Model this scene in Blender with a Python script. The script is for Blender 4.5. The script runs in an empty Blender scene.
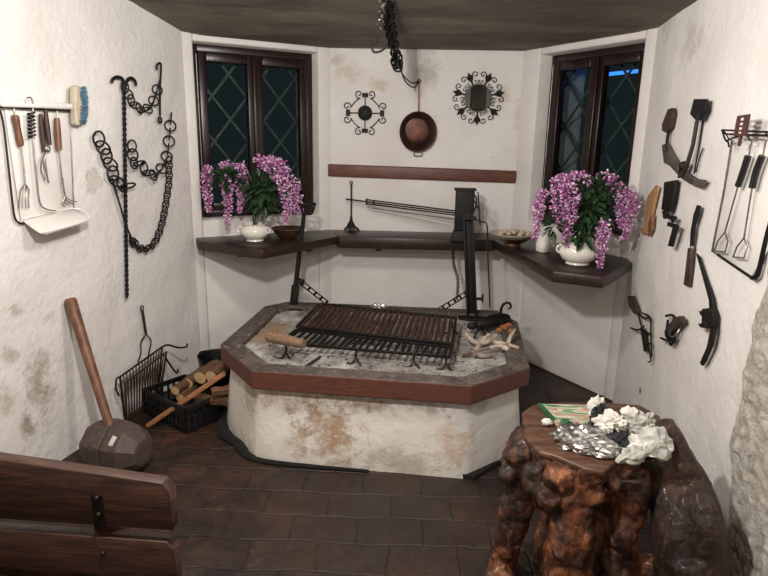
import bpy, bmesh, math, random
from mathutils import Vector as V, Matrix, Quaternion, noise
random.seed(7)
sc = bpy.context.scene
col = sc.collection
R_ = math.radians

# ------------------------------------------------------------------ camera
F, PITCH, ROLL, YAW, H = 590.0, R_(14.1), R_(1.1), R_(5.0), 1.55
CP = V((0, 0, H))
_f = V((0, math.cos(PITCH), -math.sin(PITCH))); _r = V((1, 0, 0)); _u = _r.cross(_f)
_c, _s = math.cos(ROLL), math.sin(ROLL)
_rz = Matrix.Rotation(YAW, 3, 'Z')
CR, CU, CF = _rz @ (_c*_r + _s*_u), _rz @ (-_s*_r + _c*_u), _rz @ _f
cam = bpy.data.cameras.new('camera'); co = bpy.data.objects.new('camera', cam); col.objects.link(co)
m = Matrix((CR, CU, -CF)).transposed().to_4x4(); m.translation = CP
co.matrix_world = m
cam.sensor_width = 36; cam.lens = F/768*36; cam.clip_start = .02
sc.camera = co

# ---- survey helpers: a sight line from the photograph meets a real surface of the room
def ray(x, y): return (CF*F + CR*(x-384) - CU*(y-288)).normalized()
def Z(x, y, z):
    d = ray(x, y); return CP + d*((z-H)/d.z)
def Y(x, y, yy):
    d = ray(x, y); return CP + d*(yy/d.y)
PA, PB, PC, PD = V((-1.58, 3.70, 0)), V((-.77, 4.25, 0)), V((.54, 4.33, 0)), V((1.13, 3.50, 0))
PL, PR = V((-1.87, 1.85, 0)), V((1.04, 1.15, 0))
WALL = {'left': (PL, PA), 'lwin': (PA, PB), 'back': (PB, PC), 'rwin': (PC, PD), 'right': (PD, PR)}
FR = {}
for k, (p, q) in WALL.items():
    t = (q-p).normalized(); FR[k] = (p, t, V((t.y, -t.x, 0)), (q-p).length)   # origin, along, inward normal
def W(w, x, y, o=0.0):
    p, t, n, L = FR[w]; d = ray(x, y)
    return CP + d*((p + n*o - CP).dot(n)/d.dot(n))
def WL(w, pts, o=0.0): return [W(w, a[0], a[1], a[2] if len(a) > 2 else o) for a in pts]

# ------------------------------------------------------------------ materials
def C(r, g, b):
    f = lambda v: v/255/12.92 if v/255 <= .04045 else ((v/255+.055)/1.055)**2.4
    return (f(r), f(g), f(b), 1)
def base(name):
    mt = bpy.data.materials.new(name); mt.use_nodes = True
    nt = mt.node_tree; b = nt.nodes['Principled BSDF']
    return mt, nt, b
def N(nt, t, **k):
    n = nt.nodes.new(t)
    for a, v in k.items(): setattr(n, a, v)
    return n
def coords(nt, stretch=None, rot=None):
    tc = N(nt, 'ShaderNodeTexCoord'); mp = N(nt, 'ShaderNodeMapping')
    nt.links.new(tc.outputs['Object'], mp.inputs['Vector'])
    if stretch: mp.inputs['Scale'].default_value = stretch
    if rot: mp.inputs['Rotation'].default_value = rot
    return mp.outputs['Vector']
def nz(nt, vec, scale, detail=6, rough=.6, dist=0):
    n = N(nt, 'ShaderNodeTexNoise'); n.inputs['Scale'].default_value = scale
    n.inputs['Detail'].default_value = detail; n.inputs['Roughness'].default_value = rough
    n.inputs['Distortion'].default_value = dist
    nt.links.new(vec, n.inputs['Vector']); return n.outputs['Fac']
def ramp(nt, fac, stops):
    r = N(nt, 'ShaderNodeValToRGB'); e = r.color_ramp.elements
    while len(e) < len(stops): e.new(.5)
    for i, (p, c) in enumerate(stops): e[i].position = p; e[i].color = c
    nt.links.new(fac, r.inputs['Fac']); return r.outputs['Color']
def mix(nt, fac, a, b, mode='MIX'):
    n = N(nt, 'ShaderNodeMix', data_type='RGBA', blend_type=mode)
    for s, v in ((n.inputs[0], fac), (n.inputs[6], a), (n.inputs[7], b)):
        if hasattr(v, 'is_output'): nt.links.new(v, s)
        else: s.default_value = v
    return n.outputs[2]
def mth(nt, op, a, b=0.0, cl=False):
    n = N(nt, 'ShaderNodeMath', operation=op, use_clamp=cl)
    for s, v in ((n.inputs[0], a), (n.inputs[1], b)):
        if hasattr(v, 'is_output'): nt.links.new(v, s)
        else: s.default_value = v
    return n.outputs[0]
def bump(nt, b, h, strength, dist=.01):
    n = N(nt, 'ShaderNodeBump'); n.inputs['Strength'].default_value = strength; n.inputs['Distance'].default_value = dist
    nt.links.new(h, n.inputs['Height']); nt.links.new(n.outputs['Normal'], b.inputs['Normal'])
def mat(name, c1, c2=None, scale=12, rough=.6, metal=0.0, bp=.3, stretch=None, lo=.35, hi=.65, bd=.004, coat=0.0, rot=None):
    mt, nt, b = base(name); v = coords(nt, stretch, rot); f = nz(nt, v, scale)
    nt.links.new(ramp(nt, f, [(lo, C(*c1)), (hi, C(*(c2 or c1)))]), b.inputs['Base Color'])
    b.inputs['Roughness'].default_value = rough; b.inputs['Metallic'].default_value = metal
    b.inputs['Coat Weight'].default_value = coat; b.inputs['Coat Roughness'].default_value = .25
    if bp: bump(nt, b, nz(nt, v, scale*2.5), bp, bd)
    return mt
def plaster(name, c=(230, 226, 223), spots=(), bp=.5, tint=(216, 211, 206)):
    """lime plaster: trowel unevenness, faint dirt, plus flaked or sooty patches each with its own place and shape"""
    mt, nt, b = base(name); v = coords(nt)
    cl = ramp(nt, nz(nt, v, 2.2, 5), [(.35, C(*c)), (.7, C(*tint))])
    cl = mix(nt, mth(nt, 'MULTIPLY', ramp(nt, nz(nt, v, 26, 4), [(.66, (0, 0, 0, 1)), (.74, (1, 1, 1, 1))]), .25), cl, C(150, 135, 115))
    h = mth(nt, 'ADD', mth(nt, 'MULTIPLY', nz(nt, v, 5, 4), 1.0), mth(nt, 'MULTIPLY', nz(nt, v, 30, 6), .35))
    for (p, r, cc, st, edge, zs) in spots:
        d = N(nt, 'ShaderNodeVectorMath', operation='SUBTRACT'); nt.links.new(v, d.inputs[0]); d.inputs[1].default_value = p
        s = N(nt, 'ShaderNodeVectorMath', operation='MULTIPLY'); nt.links.new(d.outputs[0], s.inputs[0]); s.inputs[1].default_value = (1, 1, zs)
        l = N(nt, 'ShaderNodeVectorMath', operation='LENGTH'); nt.links.new(s.outputs[0], l.inputs[0])
        q = mth(nt, 'ADD', mth(nt, 'DIVIDE', l.outputs['Value'], r), mth(nt, 'MULTIPLY', mth(nt, 'SUBTRACT', nz(nt, v, 12, 9, .75), .5), 4.0))
        fac = mth(nt, 'MULTIPLY', mth(nt, 'DIVIDE', mth(nt, 'SUBTRACT', 1.0, q), edge, True), st)
        cl = mix(nt, fac, cl, C(*cc)); h = mth(nt, 'SUBTRACT', h, mth(nt, 'MULTIPLY', fac, .25))
    nt.links.new(cl, b.inputs['Base Color']); b.inputs['Roughness'].default_value = .85
    bump(nt, b, h, bp, .02)
    return mt

iron = mat('black_iron', (20, 18, 18), (40, 35, 32), 25, .5, .6, .4)
iron_m = mat('matt_iron', (13, 12, 12), (27, 24, 23), 30, .65, .3, .4)
rust = mat('rusty_iron', (36, 26, 22), (86, 55, 43), 40, .65, .35, .5)
steel = mat('worn_steel', (120, 116, 110), (165, 160, 152), 30, .35, .9, .1)
enamel = mat('white_enamel', (230, 227, 223), (220, 216, 211), 6, .3, 0, .05)
dwood = mat('dark_stained_wood', (36, 20, 15), (62, 34, 25), 5, .42, 0, .3, (1.2, 14, 14), bd=.003)
win_wood = mat('window_wood', (24, 12, 12), (38, 19, 17), 6, .3, 0, .2, (8, 8, 1))
shelf_wood = mat('shelf_wood', (30, 20, 17), (50, 33, 27), 4, .38, 0, .3, (2, 8, 8))
red_board = mat('red_brown_board', (84, 50, 40), (112, 70, 56), 5, .5, 0, .25, (1.2, 14, 14))
handle_wood = mat('handle_wood', (92, 58, 42), (132, 88, 64), 14, .45, 0, .2, (6, 6, 1))
pale_wood = mat('pale_wood', (150, 112, 76), (182, 144, 104), 12, .55, 0, .2, (6, 6, 1))
bench_wood = mat('bench_wood', (40, 26, 21), (74, 48, 38), 5, .5, 0, .4, (1.5, 9, 12), bd=.004)
mallet_wood = mat('mallet_wood', (60, 50, 46), (86, 72, 66), 10, .6, 0, .5, (2, 8, 8))
bark = mat('firewood_bark', (78, 52, 36), (128, 92, 64), 16, .85, 0, .8, (1, 5, 5), bd=.01)
cut = mat('cut_wood', (190, 152, 108), (216, 186, 146), 20, .75, 0, .2)
stickw = mat('long_stick_wood', (138, 88, 56), (172, 118, 78), 12, .6, 0, .3, (1.5, 8, 8))
plastic = mat('black_plastic', (14, 14, 15), (20, 20, 21), 10, .45, 0, .1)
copper = mat('old_copper', (40, 27, 23), (66, 43, 35), 9, .42, .6, .25)
copper_l = mat('warm_copper', (82, 58, 46), (106, 78, 62), 9, .4, .6, .15)
ceram = mat('white_ceramic', (228, 224, 216), (220, 215, 206), 5, .18, 0, .03)
cream = mat('cream_ceramic', (200, 188, 168), (180, 166, 144), 14, .4, 0, .1)
leafm = mat('leaf_green', (22, 44, 28), (52, 82, 44), 18, .5, 0, .1)
petal_d = mat('magenta_petal', (142, 56, 128), (178, 96, 162), 40, .65, 0, 0)
petal_p = mat('pale_pink_petal', (222, 180, 214), (240, 216, 232), 40, .65, 0, 0)
petal_m = mat('mauve_petal', (128, 50, 118), (180, 96, 160), 40, .65, 0, 0)
leather = mat('dark_leather', (44, 32, 26), (72, 52, 42), 18, .55, 0, .3)
horn = mat('grey_horn', (66, 60, 54), (102, 94, 84), 12, .45, .2, .2)
foil = mat('aluminium_foil', (190, 190, 190), (220, 220, 220), 8, .30, 1.0, .1)
paperw = mat('white_paper', (206, 202, 194), (228, 224, 216), 8, .7, 0, .2)
paperk = mat('black_paper', (24, 25, 30), (40, 42, 50), 8, .5, 0, .2)
paperg = mat('grey_green_paper', (160, 160, 152), (206, 206, 198), 14, .6, 0, .2)
greenp = mat('green_wrapper', (34, 74, 50), (52, 104, 68), 8, .35, 0, .1)
char = mat('charcoal', (22, 20, 19), (48, 44, 42), 30, .85, 0, .6)
driftw = mat('pale_driftwood', (160, 142, 122), (206, 194, 176), 14, .7, 0, .3, (3, 3, 1))
ember = mat('orange_clay', (150, 84, 52), (182, 116, 76), 20, .8, 0, .4)
bristle = mat('blue_bristles', (66, 98, 118), (98, 132, 150), 60, .8, 0, .4)
eggm = mat('pale_shells', (196, 184, 164), (156, 136, 114), 24, .6, 0, .2)
gap_shadow_black = mat('gap_shadow_black', (10, 9, 9), (18, 16, 15), 20, .95, 0, .4)  # black for the shadow gap modelled at the hearth foot
chrome = mat('bright_link', (150, 148, 146), (188, 186, 184), 30, .25, 1.0, .1)

# ------------------------------------------------------------------ mesh helpers
def BM(): return bmesh.new()
def tube(bm, pts, r, seg=8, closed=False):
    pts = [V(p) for p in pts]; n = len(pts)
    rs = list(r) if isinstance(r, (list, tuple)) else [r]*n
    if len(rs) != n: rs = [rs[0] + (rs[-1]-rs[0])*i/(n-1) for i in range(n)]
    rings = []; u = None; t0 = None
    for i in range(n):
        if closed: t = pts[(i+1) % n] - pts[i-1]
        else: t = pts[min(i+1, n-1)] - pts[max(i-1, 0)]
        if t.length < 1e-9: t = V((0, 0, 1))
        t.normalize()
        if u is None:
            u = t.orthogonal().normalized()
        else:
            u = (t0.rotation_difference(t)) @ u; u = (u - t*u.dot(t)).normalized()
        t0 = t; w = t.cross(u)
        rings.append([bm.verts.new(pts[i] + (u*math.cos(2*math.pi*k/seg) + w*math.sin(2*math.pi*k/seg))*rs[i]) for k in range(seg)])
    for i in range(n if closed else n-1):
        a, b = rings[i], rings[(i+1) % n]
        for k in range(seg): bm.faces.new((a[k], a[(k+1) % seg], b[(k+1) % seg], b[k]))
    if not closed:
        bm.faces.new(rings[0][::-1]); bm.faces.new(rings[-1])
    return bm
def smoothpath(pts, n=6):
    pts = [V(p) for p in pts]; out = []
    for i in range(len(pts)-1):
        p0, p1, p2, p3 = pts[max(i-1, 0)], pts[i], pts[i+1], pts[min(i+2, len(pts)-1)]
        for k in range(n):
            t = k/n
            out.append(.5*((2*p1) + (p2-p0)*t + (2*p0-5*p1+4*p2-p3)*t*t + (3*p1-p0-3*p2+p3)*t**3))
    return out + [pts[-1]]
def frame3(x, z):
    x = V(x).normalized(); z = V(z); z = (z - x*z.dot(x)).normalized(); y = z.cross(x)
    return Matrix((x, y, z)).transposed()
def box(bm, c, size, rot=None):
    mm = Matrix.Translation(V(c)) @ ((rot.to_4x4()) if rot else Matrix.Identity(4)) @ Matrix.Diagonal((*size, 1))
    return bmesh.ops.create_cube(bm, size=1, matrix=mm)['verts']
def bar(bm, a, b, w, h, up=(0, 0, 1)):
    a, b = V(a), V(b); d = b-a
    return box(bm, (a+b)/2, (d.length, w, h), frame3(d, up))
def prism(bm, poly, vec):
    vec = V(vec); a = [bm.verts.new(V(p)) for p in poly]; b = [bm.verts.new(V(p)+vec) for p in poly]
    bm.faces.new(a[::-1]); bm.faces.new(b); n = len(a)
    for i in range(n): bm.faces.new((a[i], a[(i+1) % n], b[(i+1) % n], b[i]))
    return a+b
def lathe(bm, prof, c, seg=28, rot=None, sx=1.0, sy=1.0):
    c = V(c); rings = []
    for (r, z) in prof:
        ring = []
        for k in range(seg):
            a = 2*math.pi*k/seg; p = V((max(r, 1e-4)*math.cos(a)*sx, max(r, 1e-4)*math.sin(a)*sy, z))
            ring.append(bm.verts.new(c + (rot @ p if rot else p)))
        rings.append(ring)
    for a, b in zip(rings, rings[1:]):
        for k in range(seg): bm.faces.new((a[k], a[(k+1) % seg], b[(k+1) % seg], b[k]))
    bm.faces.new(rings[0][::-1]); bm.faces.new(rings[-1])
def ring(bm, c, Rr, r, nrm, seg=18, rs=6, sx=1.0, ax=None):
    n = V(nrm).normalized(); u = (V(ax) - n*V(ax).dot(n)).normalized() if ax else n.orthogonal().normalized(); w = n.cross(u)
    tube(bm, [V(c) + u*math.cos(2*math.pi*k/seg)*Rr*sx + w*math.sin(2*math.pi*k/seg)*Rr for k in range(seg)], r, rs, True)
def ell(bm, c, rad, rot=None, sub=2):
    mm = Matrix.Translation(V(c)) @ (rot.to_4x4() if rot else Matrix.Identity(4)) @ Matrix.Diagonal((*rad, 1))
    return bmesh.ops.create_icosphere(bm, subdivisions=sub, radius=1, matrix=mm)['verts']
def crumple(bm, c, rad, amp=.35, fr=3.0, seed=0, sub=4, rot=None, flat=None, jit=0.0):
    rnd = random.Random(seed)
    for v in ell(bm, (0, 0, 0), (1, 1, 1), None, sub):
        p = v.co.copy(); q = p*fr + V((seed*7.1, seed*3.3, seed))
        k = 1 + amp*(noise.noise(q)*1.2 + abs(noise.noise(q*2.3))*1.0 - .3) + amp*.5*noise.noise(q*5) + rnd.uniform(-jit, jit)
        p = V((p.x*rad[0], p.y*rad[1], p.z*rad[2]))*k
        if rot: p = rot @ p
        if flat is not None: p.z = max(p.z, flat)
        v.co = p + V(c)
ORG = {}
def obj(name, bm, mt, parent=None, smooth=True, label=None, bev=0.0, seg=2, cat=None, group=None, kind=None):
    bmesh.ops.recalc_face_normals(bm, faces=bm.faces[:])
    org = V((0, 0, 0))
    p = parent
    while p is not None and p.parent is not None: p = p.parent
    if p is not None: org = ORG[p.name]
    elif cat and kind not in ('structure', 'stuff'):
        zs = [v.co for v in bm.verts]; org = sum((v for v in zs), V())/len(zs); org.z = min(v.z for v in zs)
    me = bpy.data.meshes.new(name)
    bmesh.ops.translate(bm, verts=bm.verts[:], vec=-org); bm.to_mesh(me); bm.free()
    o = bpy.data.objects.new(name, me); col.objects.link(o)
    for x in (mt if isinstance(mt, (list, tuple)) else [mt]): me.materials.append(x)
    if parent is not None: o.parent = parent
    else: o.location = org
    ORG[o.name] = org
    if smooth:
        for f in me.polygons: f.use_smooth = True
        if bev == 0: me.set_sharp_from_angle(angle=R_(50))
    if bev:
        md = o.modifiers.new('edge', 'BEVEL'); md.width = bev; md.segments = seg; md.limit_method = 'ANGLE'; md.angle_limit = R_(40)
    for k, v in (('label', label), ('category', cat), ('group', group), ('kind', kind)):
        if v: o[k] = v
    return o
def thing(name, label, cat, loc, group=None):
    o = bpy.data.objects.new(name, None); col.objects.link(o); o.location = V(loc); o.empty_display_size = .05
    ORG[o.name] = V(loc); o['label'] = label; o['category'] = cat
    if group: o['group'] = group
    return o
def struct(name, bm, mt, parent=None, **k): return obj(name, bm, mt, parent, kind='structure', **k)
def chain(parent, pts, Rr, r, mt, nrm, sx=1.35, name='link', pitch=1.5):
    """links set end to end along a hanging line, alternately turned"""
    pts = smoothpath(pts, 12); acc = [0]
    for a, b in zip(pts, pts[1:]): acc.append(acc[-1]+(b-a).length)
    step = Rr*pitch; n = max(2, int(acc[-1]/step)); j = 0
    for i in range(n+1):
        s = acc[-1]*i/n
        while j < len(acc)-2 and acc[j+1] < s: j += 1
        p = pts[j].lerp(pts[j+1], (s-acc[j])/max(acc[j+1]-acc[j], 1e-6)); t = (pts[j+1]-pts[j]).normalized()
        nn = V(nrm); nn = (nn - t*nn.dot(t)).normalized()
        side = t.cross(nn)
        d = (nn*1.0 + side*(.35 if i % 2 else -.35)) if i % 2 == 0 else (nn*.55 + side)
        bm = BM(); ring(bm, p, Rr, r, d, 16, 6, sx, t); obj(name, bm, mt, parent)

# ------------------------------------------------------------------ the room
ZC = 2.15; UP = V((0, 0, 1)); TOPZ = 2.75; TH = .30
def wallbox(bm, w, s0, s1, z0, z1, o0=-TH, o1=0.0):
    p, t, n, L = FR[w]
    prism(bm, [p + t*s0 + n*o0 + UP*z0, p + t*s1 + n*o0 + UP*z0, p + t*s1 + n*o1 + UP*z0, p + t*s0 + n*o1 + UP*z0], (0, 0, z1-z0))
peel = (142, 122, 96); grey = (168, 158, 140); ocre = (176, 146, 106)
lw_spots = [(W('left', 40, 385), .085, peel, .75, .9, .5), (W('left', 28, 430), .05, peel, .75, .9, .6), (W('left', 12, 355), .04, peel, .55, .9, .9),
            (W('left', 16, 312), .05, (170, 155, 130), .6, .9, 1.2), (W('left', 6, 400), .05, (176, 160, 134), .55, .9, .5),
            (W('left', 50, 318), .04, (180, 168, 148), .5, .9, 1.2), (W('left', 95, 180), .06, (190, 182, 170), .6, .5, 1)]
bk_spots = [(W('back', 350, 72), .12, ocre, .35, .8, 1.6), (W('back', 380, 84), .10, ocre, .45, .8, 2), (W('back', 430, 72), .10, (150, 138, 122), .5, .9, .8),
            (W('back', 505, 95), .07, ocre, .45, .9, .8), (W('back', 335, 60), .10, (170, 150, 125), .5, .8, 2), (W('back', 520, 120), .05, ocre, .5, 1, .25)]
rt_spots = [(W('right', 688, 45), .10, (176, 166, 150), .55, 1, .8), (W('right', 668, 20), .12, (190, 182, 168), .6, 1, .8), (W('right', 700, 40), .06, (160, 150, 134), .5, 1, .7), (W('right', 640, 390), .02, (90, 80, 70), .9, .4, 1), (W('right', 650, 330), .10, (196, 188, 174), .5, .8, .6)]
m_left = plaster('plaster_left', spots=lw_spots, bp=.75); m_back = plaster('plaster_back', spots=bk_spots); m_right = plaster('plaster_right', spots=rt_spots, bp=.6)
m_lwin = plaster('plaster_window_left'); m_rwin = plaster('plaster_window_right'); m_rear = plaster('plaster_rear', (170, 150, 126), tint=(150, 130, 106))

def grid_wall(name, p, q, mt, bul=.012, out=TH):
    """uneven hand plastered wall with real thickness"""
    bm = BM(); d = q-p; t = d.normalized(); n = V((t.y, -t.x, 0)); nx, nzv = 40, 50; g = []
    for i in range(nx+1):
        row = []
        for j in range(nzv+1):
            b = p + d*(i/nx) + UP*(TOPZ*j/nzv)
            e = min(1, min(i, nx-i)/4)
            row.append(bm.verts.new(b + n*(bul*e*(noise.noise(b*2.2) + .5*noise.noise(b*5.5)))))
        g.append(row)
    for i in range(nx):
        for j in range(nzv): bm.faces.new((g[i][j], g[i+1][j], g[i+1][j+1], g[i][j+1]))
    prism(bm, [p - n*.03, q - n*.03, q - n*out, p - n*out], (0, 0, TOPZ))
    return struct(name, bm, mt)
grid_wall('wall_left', PL, PA, m_left); grid_wall('wall_back', PB, PC, m_back, .006); grid_wall('wall_right', PD, PR, m_right)
# the part of the room behind the camera
RL, RR = V((-2.1, -2.2, 0)), V((1.9, -2.2, 0))
grid_wall('wall_left_rear', RL, PL, m_rear); grid_wall('wall_right_rear', PR, RR, m_rear); grid_wall('wall_rear', RR, RL, m_rear)

REC = .11
def window(w, num, tl, tr, br, bl, wm):
    p, t, n, L = FR[w]
    sz = lambda a, o=-REC: ((W(w, a[0], a[1], o) - p).dot(t), W(w, a[0], a[1], o).z)
    q = [sz(a) for a in (tl, tr, br, bl)]
    s0, s1 = (q[0][0]+q[3][0])/2, (q[1][0]+q[2][0])/2; z1, z0 = (q[0][1]+q[1][1])/2, (q[2][1]+q[3][1])/2
    s0 = max(s0, .04); s1 = min(s1, L-.012); z1 = min(z1+.025, ZC-.035); s0 -= .02 if num == 1 else 0; s1 += .045 if num == 2 else 0
    print('window', w, L, s0, s1, z0, z1)
    bm = BM()
    wallbox(bm, w, -.02, s0, 0, TOPZ, -.45); wallbox(bm, w, s1, L+.02, 0, TOPZ, -.45)
    wallbox(bm, w, s0, s1, 0, z0, -.45); wallbox(bm, w, s0, s1, z1, TOPZ, -.45)
    struct('wall_window_%s' % ('left' if num == 1 else 'right'), bm, wm, bev=.012)
    root = bpy.data.objects.new('window_%d' % num, None); col.objects.link(root); root['kind'] = 'structure'
    root.location = p + t*((s0+s1)/2) - n*REC + UP*z0; ORG[root.name] = root.location.copy()
    pt = lambda s, z, o: p + t*s + n*o + UP*z
    def rectbar(bm, sa, sb, za, zb, oa, ob):
        prism(bm, [pt(sa, za, oa), pt(sb, za, oa), pt(sb, za, ob), pt(sa, za, ob)], (0, 0, zb-za))
    fw = .045; e = .001; o0, o1 = -REC-.06, -REC
    bm = BM()
    rectbar(bm, s0+e, s0+fw, z0+e, z1-e, o0, o1); rectbar(bm, s1-fw, s1-e, z0+e, z1-e, o0, o1)
    rectbar(bm, s0+fw, s1-fw, z1-fw, z1-e, o0, o1); rectbar(bm, s0+fw, s1-fw, z0+e, z0+fw, o0, o1)
    obj('frame', bm, win_wood, root, bev=.004)
    mid = (s0+s1)/2; sw = .05; a0, a1 = -REC-.045, -REC+.012
    for k, (sa, sb) in enumerate(((s0+fw+.002, mid-.002), (mid+.002, s1-fw-.002))):
        bm = BM(); za, zb = z0+fw+.002, z1-fw-.002
        rectbar(bm, sa, sa+sw, za, zb, a0, a1); rectbar(bm, sb-sw, sb, za, zb, a0, a1)
        rectbar(bm, sa+sw, sb-sw, za, za+sw, a0, a1); rectbar(bm, sa+sw, sb-sw, zb-sw*1.1, zb, a0, a1)
        sash = obj('sash', bm, win_wood, root, bev=.005)
        bm = BM(); rectbar(bm, sa+sw-.006, sb-sw+.006, za+sw-.006, zb-sw+.006, -REC-.020, -REC-.016)
        obj('pane', bm, glass, sash, smooth=False)
    bm = BM(); rectbar(bm, mid-.016, mid+.016, z0+fw, z1-fw, a1, a1+.012); st = obj('meeting_strip', bm, win_wood, root, bev=.005)
    bm = BM(); tube(bm, [pt(s0+.035, z1-.06, a1+.006), pt(s0+.035, z0+.05, a1+.006)], .004); obj('fastening_rod', bm, steel, root)
    # diagonal iron lattice outside the panes
    bm = BM(); o = -REC-.13; zt, zb_ = z1-.01, z0+.01; wd = s1-s0; st_ = .235
    for k in range(-8, 12):
        for sg in (1, -1):
            sa = s0 + k*st_ + (0 if sg > 0 else .08)
            lo, hi = [], []
            # line: s = sa + sg*(z - zb)*0.72 ; clip to the opening
            pts = []
            for i in range(121):
                z = zb_ + (zt-zb_)*i/120; s = sa + sg*(z-zb_)*.80
                if s0+.005 <= s <= s1-.005: pts.append(pt(s, z, o + (.006 if sg > 0 else -.006)))
            if len(pts) > 8: bar(bm, pts[0], pts[-1], .016, .006, n)
    obj('lattice', bm, lattice_m, root, smooth=False)
    return pt, s0, s1, z0, z1, root
gm, nt, b = base('window_glass'); nt.nodes.remove(b)
tr_ = N(nt, 'ShaderNodeBsdfTransparent'); tr_.inputs['Color'].default_value = (.78, .84, .82, 1)
nt.links.new(tr_.outputs[0], nt.nodes['Material Output'].inputs['Surface']); glass = gm
lattice_m = mat('lattice_iron', (78, 80, 82), (100, 102, 102), 20, .5, .2, .1)
wl = window('lwin', 1, (193, 42), (313, 58), (313, 215), (201, 215), m_lwin)
wr = window('rwin', 2, (552, 62), (650, 44), (628, 232), (538, 225), m_rwin)

# floor of worn brick pavers
fm, nt, b = base('brick_pavers'); v = coords(nt, None, (0, 0, R_(-3)))
bk = N(nt, 'ShaderNodeTexBrick'); bk.inputs['Scale'].default_value = 1; bk.inputs['Brick Width'].default_value = .27; bk.inputs['Row Height'].default_value = .17
bk.inputs['Mortar Size'].default_value = .007; bk.inputs['Mortar Smooth'].default_value = .8; bk.inputs['Bias'].default_value = -.2
dv = N(nt, 'ShaderNodeVectorMath', operation='ADD'); nn = N(nt, 'ShaderNodeTexNoise'); nn.inputs['Scale'].default_value = 5; nn.inputs['Detail'].default_value = 3
nt.links.new(v, nn.inputs['Vector']); sv = N(nt, 'ShaderNodeVectorMath', operation='SCALE'); sv.inputs['Scale'].default_value = .06
nt.links.new(nn.outputs['Color'], sv.inputs[0]); nt.links.new(v, dv.inputs[0]); nt.links.new(sv.outputs[0], dv.inputs[1]); nt.links.new(dv.outputs[0], bk.inputs['Vector'])
bk.inputs['Color1'].default_value = C(88, 60, 47); bk.inputs['Color2'].default_value = C(65, 51, 43); bk.inputs['Mortar'].default_value = C(74, 64, 57)
g1 = ramp(nt, nz(nt, v, 2.6, 8, .65), [(.38, C(96, 84, 78)), (.64, C(255, 246, 238))])
g2 = ramp(nt, nz(nt, v, 14, 8, .7), [(.3, C(120, 112, 104)), (.7, C(255, 250, 244))])
cc = mix(nt, 1.0, mix(nt, 1.0, bk.outputs['Color'], g1, 'MULTIPLY'), g2, 'MULTIPLY')
dust = ramp(nt, nz(nt, v, 7, 9, .75), [(.60, (0, 0, 0, 1)), (.72, (1, 1, 1, 1))])
cc = mix(nt, mth(nt, 'MULTIPLY', dust, .3), cc, C(132, 116, 100))
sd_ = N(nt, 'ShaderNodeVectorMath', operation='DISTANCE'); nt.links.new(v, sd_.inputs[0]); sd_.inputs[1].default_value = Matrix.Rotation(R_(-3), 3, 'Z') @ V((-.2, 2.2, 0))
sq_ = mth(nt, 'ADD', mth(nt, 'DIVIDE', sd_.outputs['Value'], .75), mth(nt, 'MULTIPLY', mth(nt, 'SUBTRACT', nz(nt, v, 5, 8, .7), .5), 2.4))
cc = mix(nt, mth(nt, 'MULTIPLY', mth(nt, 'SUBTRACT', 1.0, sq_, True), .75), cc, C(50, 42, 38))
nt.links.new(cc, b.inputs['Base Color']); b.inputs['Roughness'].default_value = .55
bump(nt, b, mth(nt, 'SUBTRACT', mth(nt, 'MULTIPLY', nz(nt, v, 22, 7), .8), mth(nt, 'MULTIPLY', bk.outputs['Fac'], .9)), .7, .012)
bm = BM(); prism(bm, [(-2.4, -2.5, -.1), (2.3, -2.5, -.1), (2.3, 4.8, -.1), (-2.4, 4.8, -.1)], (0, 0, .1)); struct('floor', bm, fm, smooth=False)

# sooty cement ceiling: level over the hearth, rising a little towards the room
cm, nt, b = base('sooty_ceiling'); v = coords(nt, (.8, 1.6, 1))
cl = ramp(nt, nz(nt, v, 2.6, 8, .7), [(.3, C(84, 77, 66)), (.7, C(132, 124, 109))])
v2 = coords(nt); cl = mix(nt, mth(nt, 'MULTIPLY', ramp(nt, nz(nt, v2, 1.6, 5), [(.45, (0, 0, 0, 1)), (.7, (1, 1, 1, 1))]), .6), cl, C(74, 65, 57))
nt.links.new(cl, b.inputs['Base Color']); b.inputs['Roughness'].default_value = .85; bump(nt, b, nz(nt, v, 9, 6), .5, .01)
L0, R0 = W('left', 130, 0), W('right', 700, 0); print('ceiling edge', L0, R0)
def up(p, z): return V((p.x, p.y, z))
bm = BM(); off = .12
pA, pB, pC, pD = [V(x) for x in (PA, PB, PC, PD)]
o_ = lambda p, q: (p + (p - V((-.2, 2.4, 0))).normalized()*q)
vv = [up(o_(pA, off), ZC), up(o_(pB, off), ZC), up(o_(pC, off), ZC), up(o_(pD, off), ZC), up(V((R0.x+.15, R0.y, 0)), R0.z), up(V((L0.x-.15, L0.y, 0)), L0.z)]
zf = max(L0.z, R0.z)+.16
vv += [V((-2.2, 1.4, zf)), V((2.0, 1.4, zf)), V((-2.3, -2.4, zf)), V((2.2, -2.4, zf))]
lo = [bm.verts.new(p) for p in vv]; hi = [bm.verts.new(p + UP*.12) for p in vv]
for f in ((0, 1, 2, 3), (5, 0, 3, 4), (6, 5, 4, 7), (8, 6, 7, 9)):
    bm.faces.new([lo[i] for i in f]); bm.faces.new([hi[i] for i in reversed(f)])
loop = [0, 1, 2, 3, 4, 7, 9, 8, 6, 5]
for i in range(len(loop)):
    a, b_ = loop[i], loop[(i+1) % len(loop)]; bm.faces.new((lo[a], lo[b_], hi[b_], hi[a]))
struct('ceiling', bm, cm, smooth=False)

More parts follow.
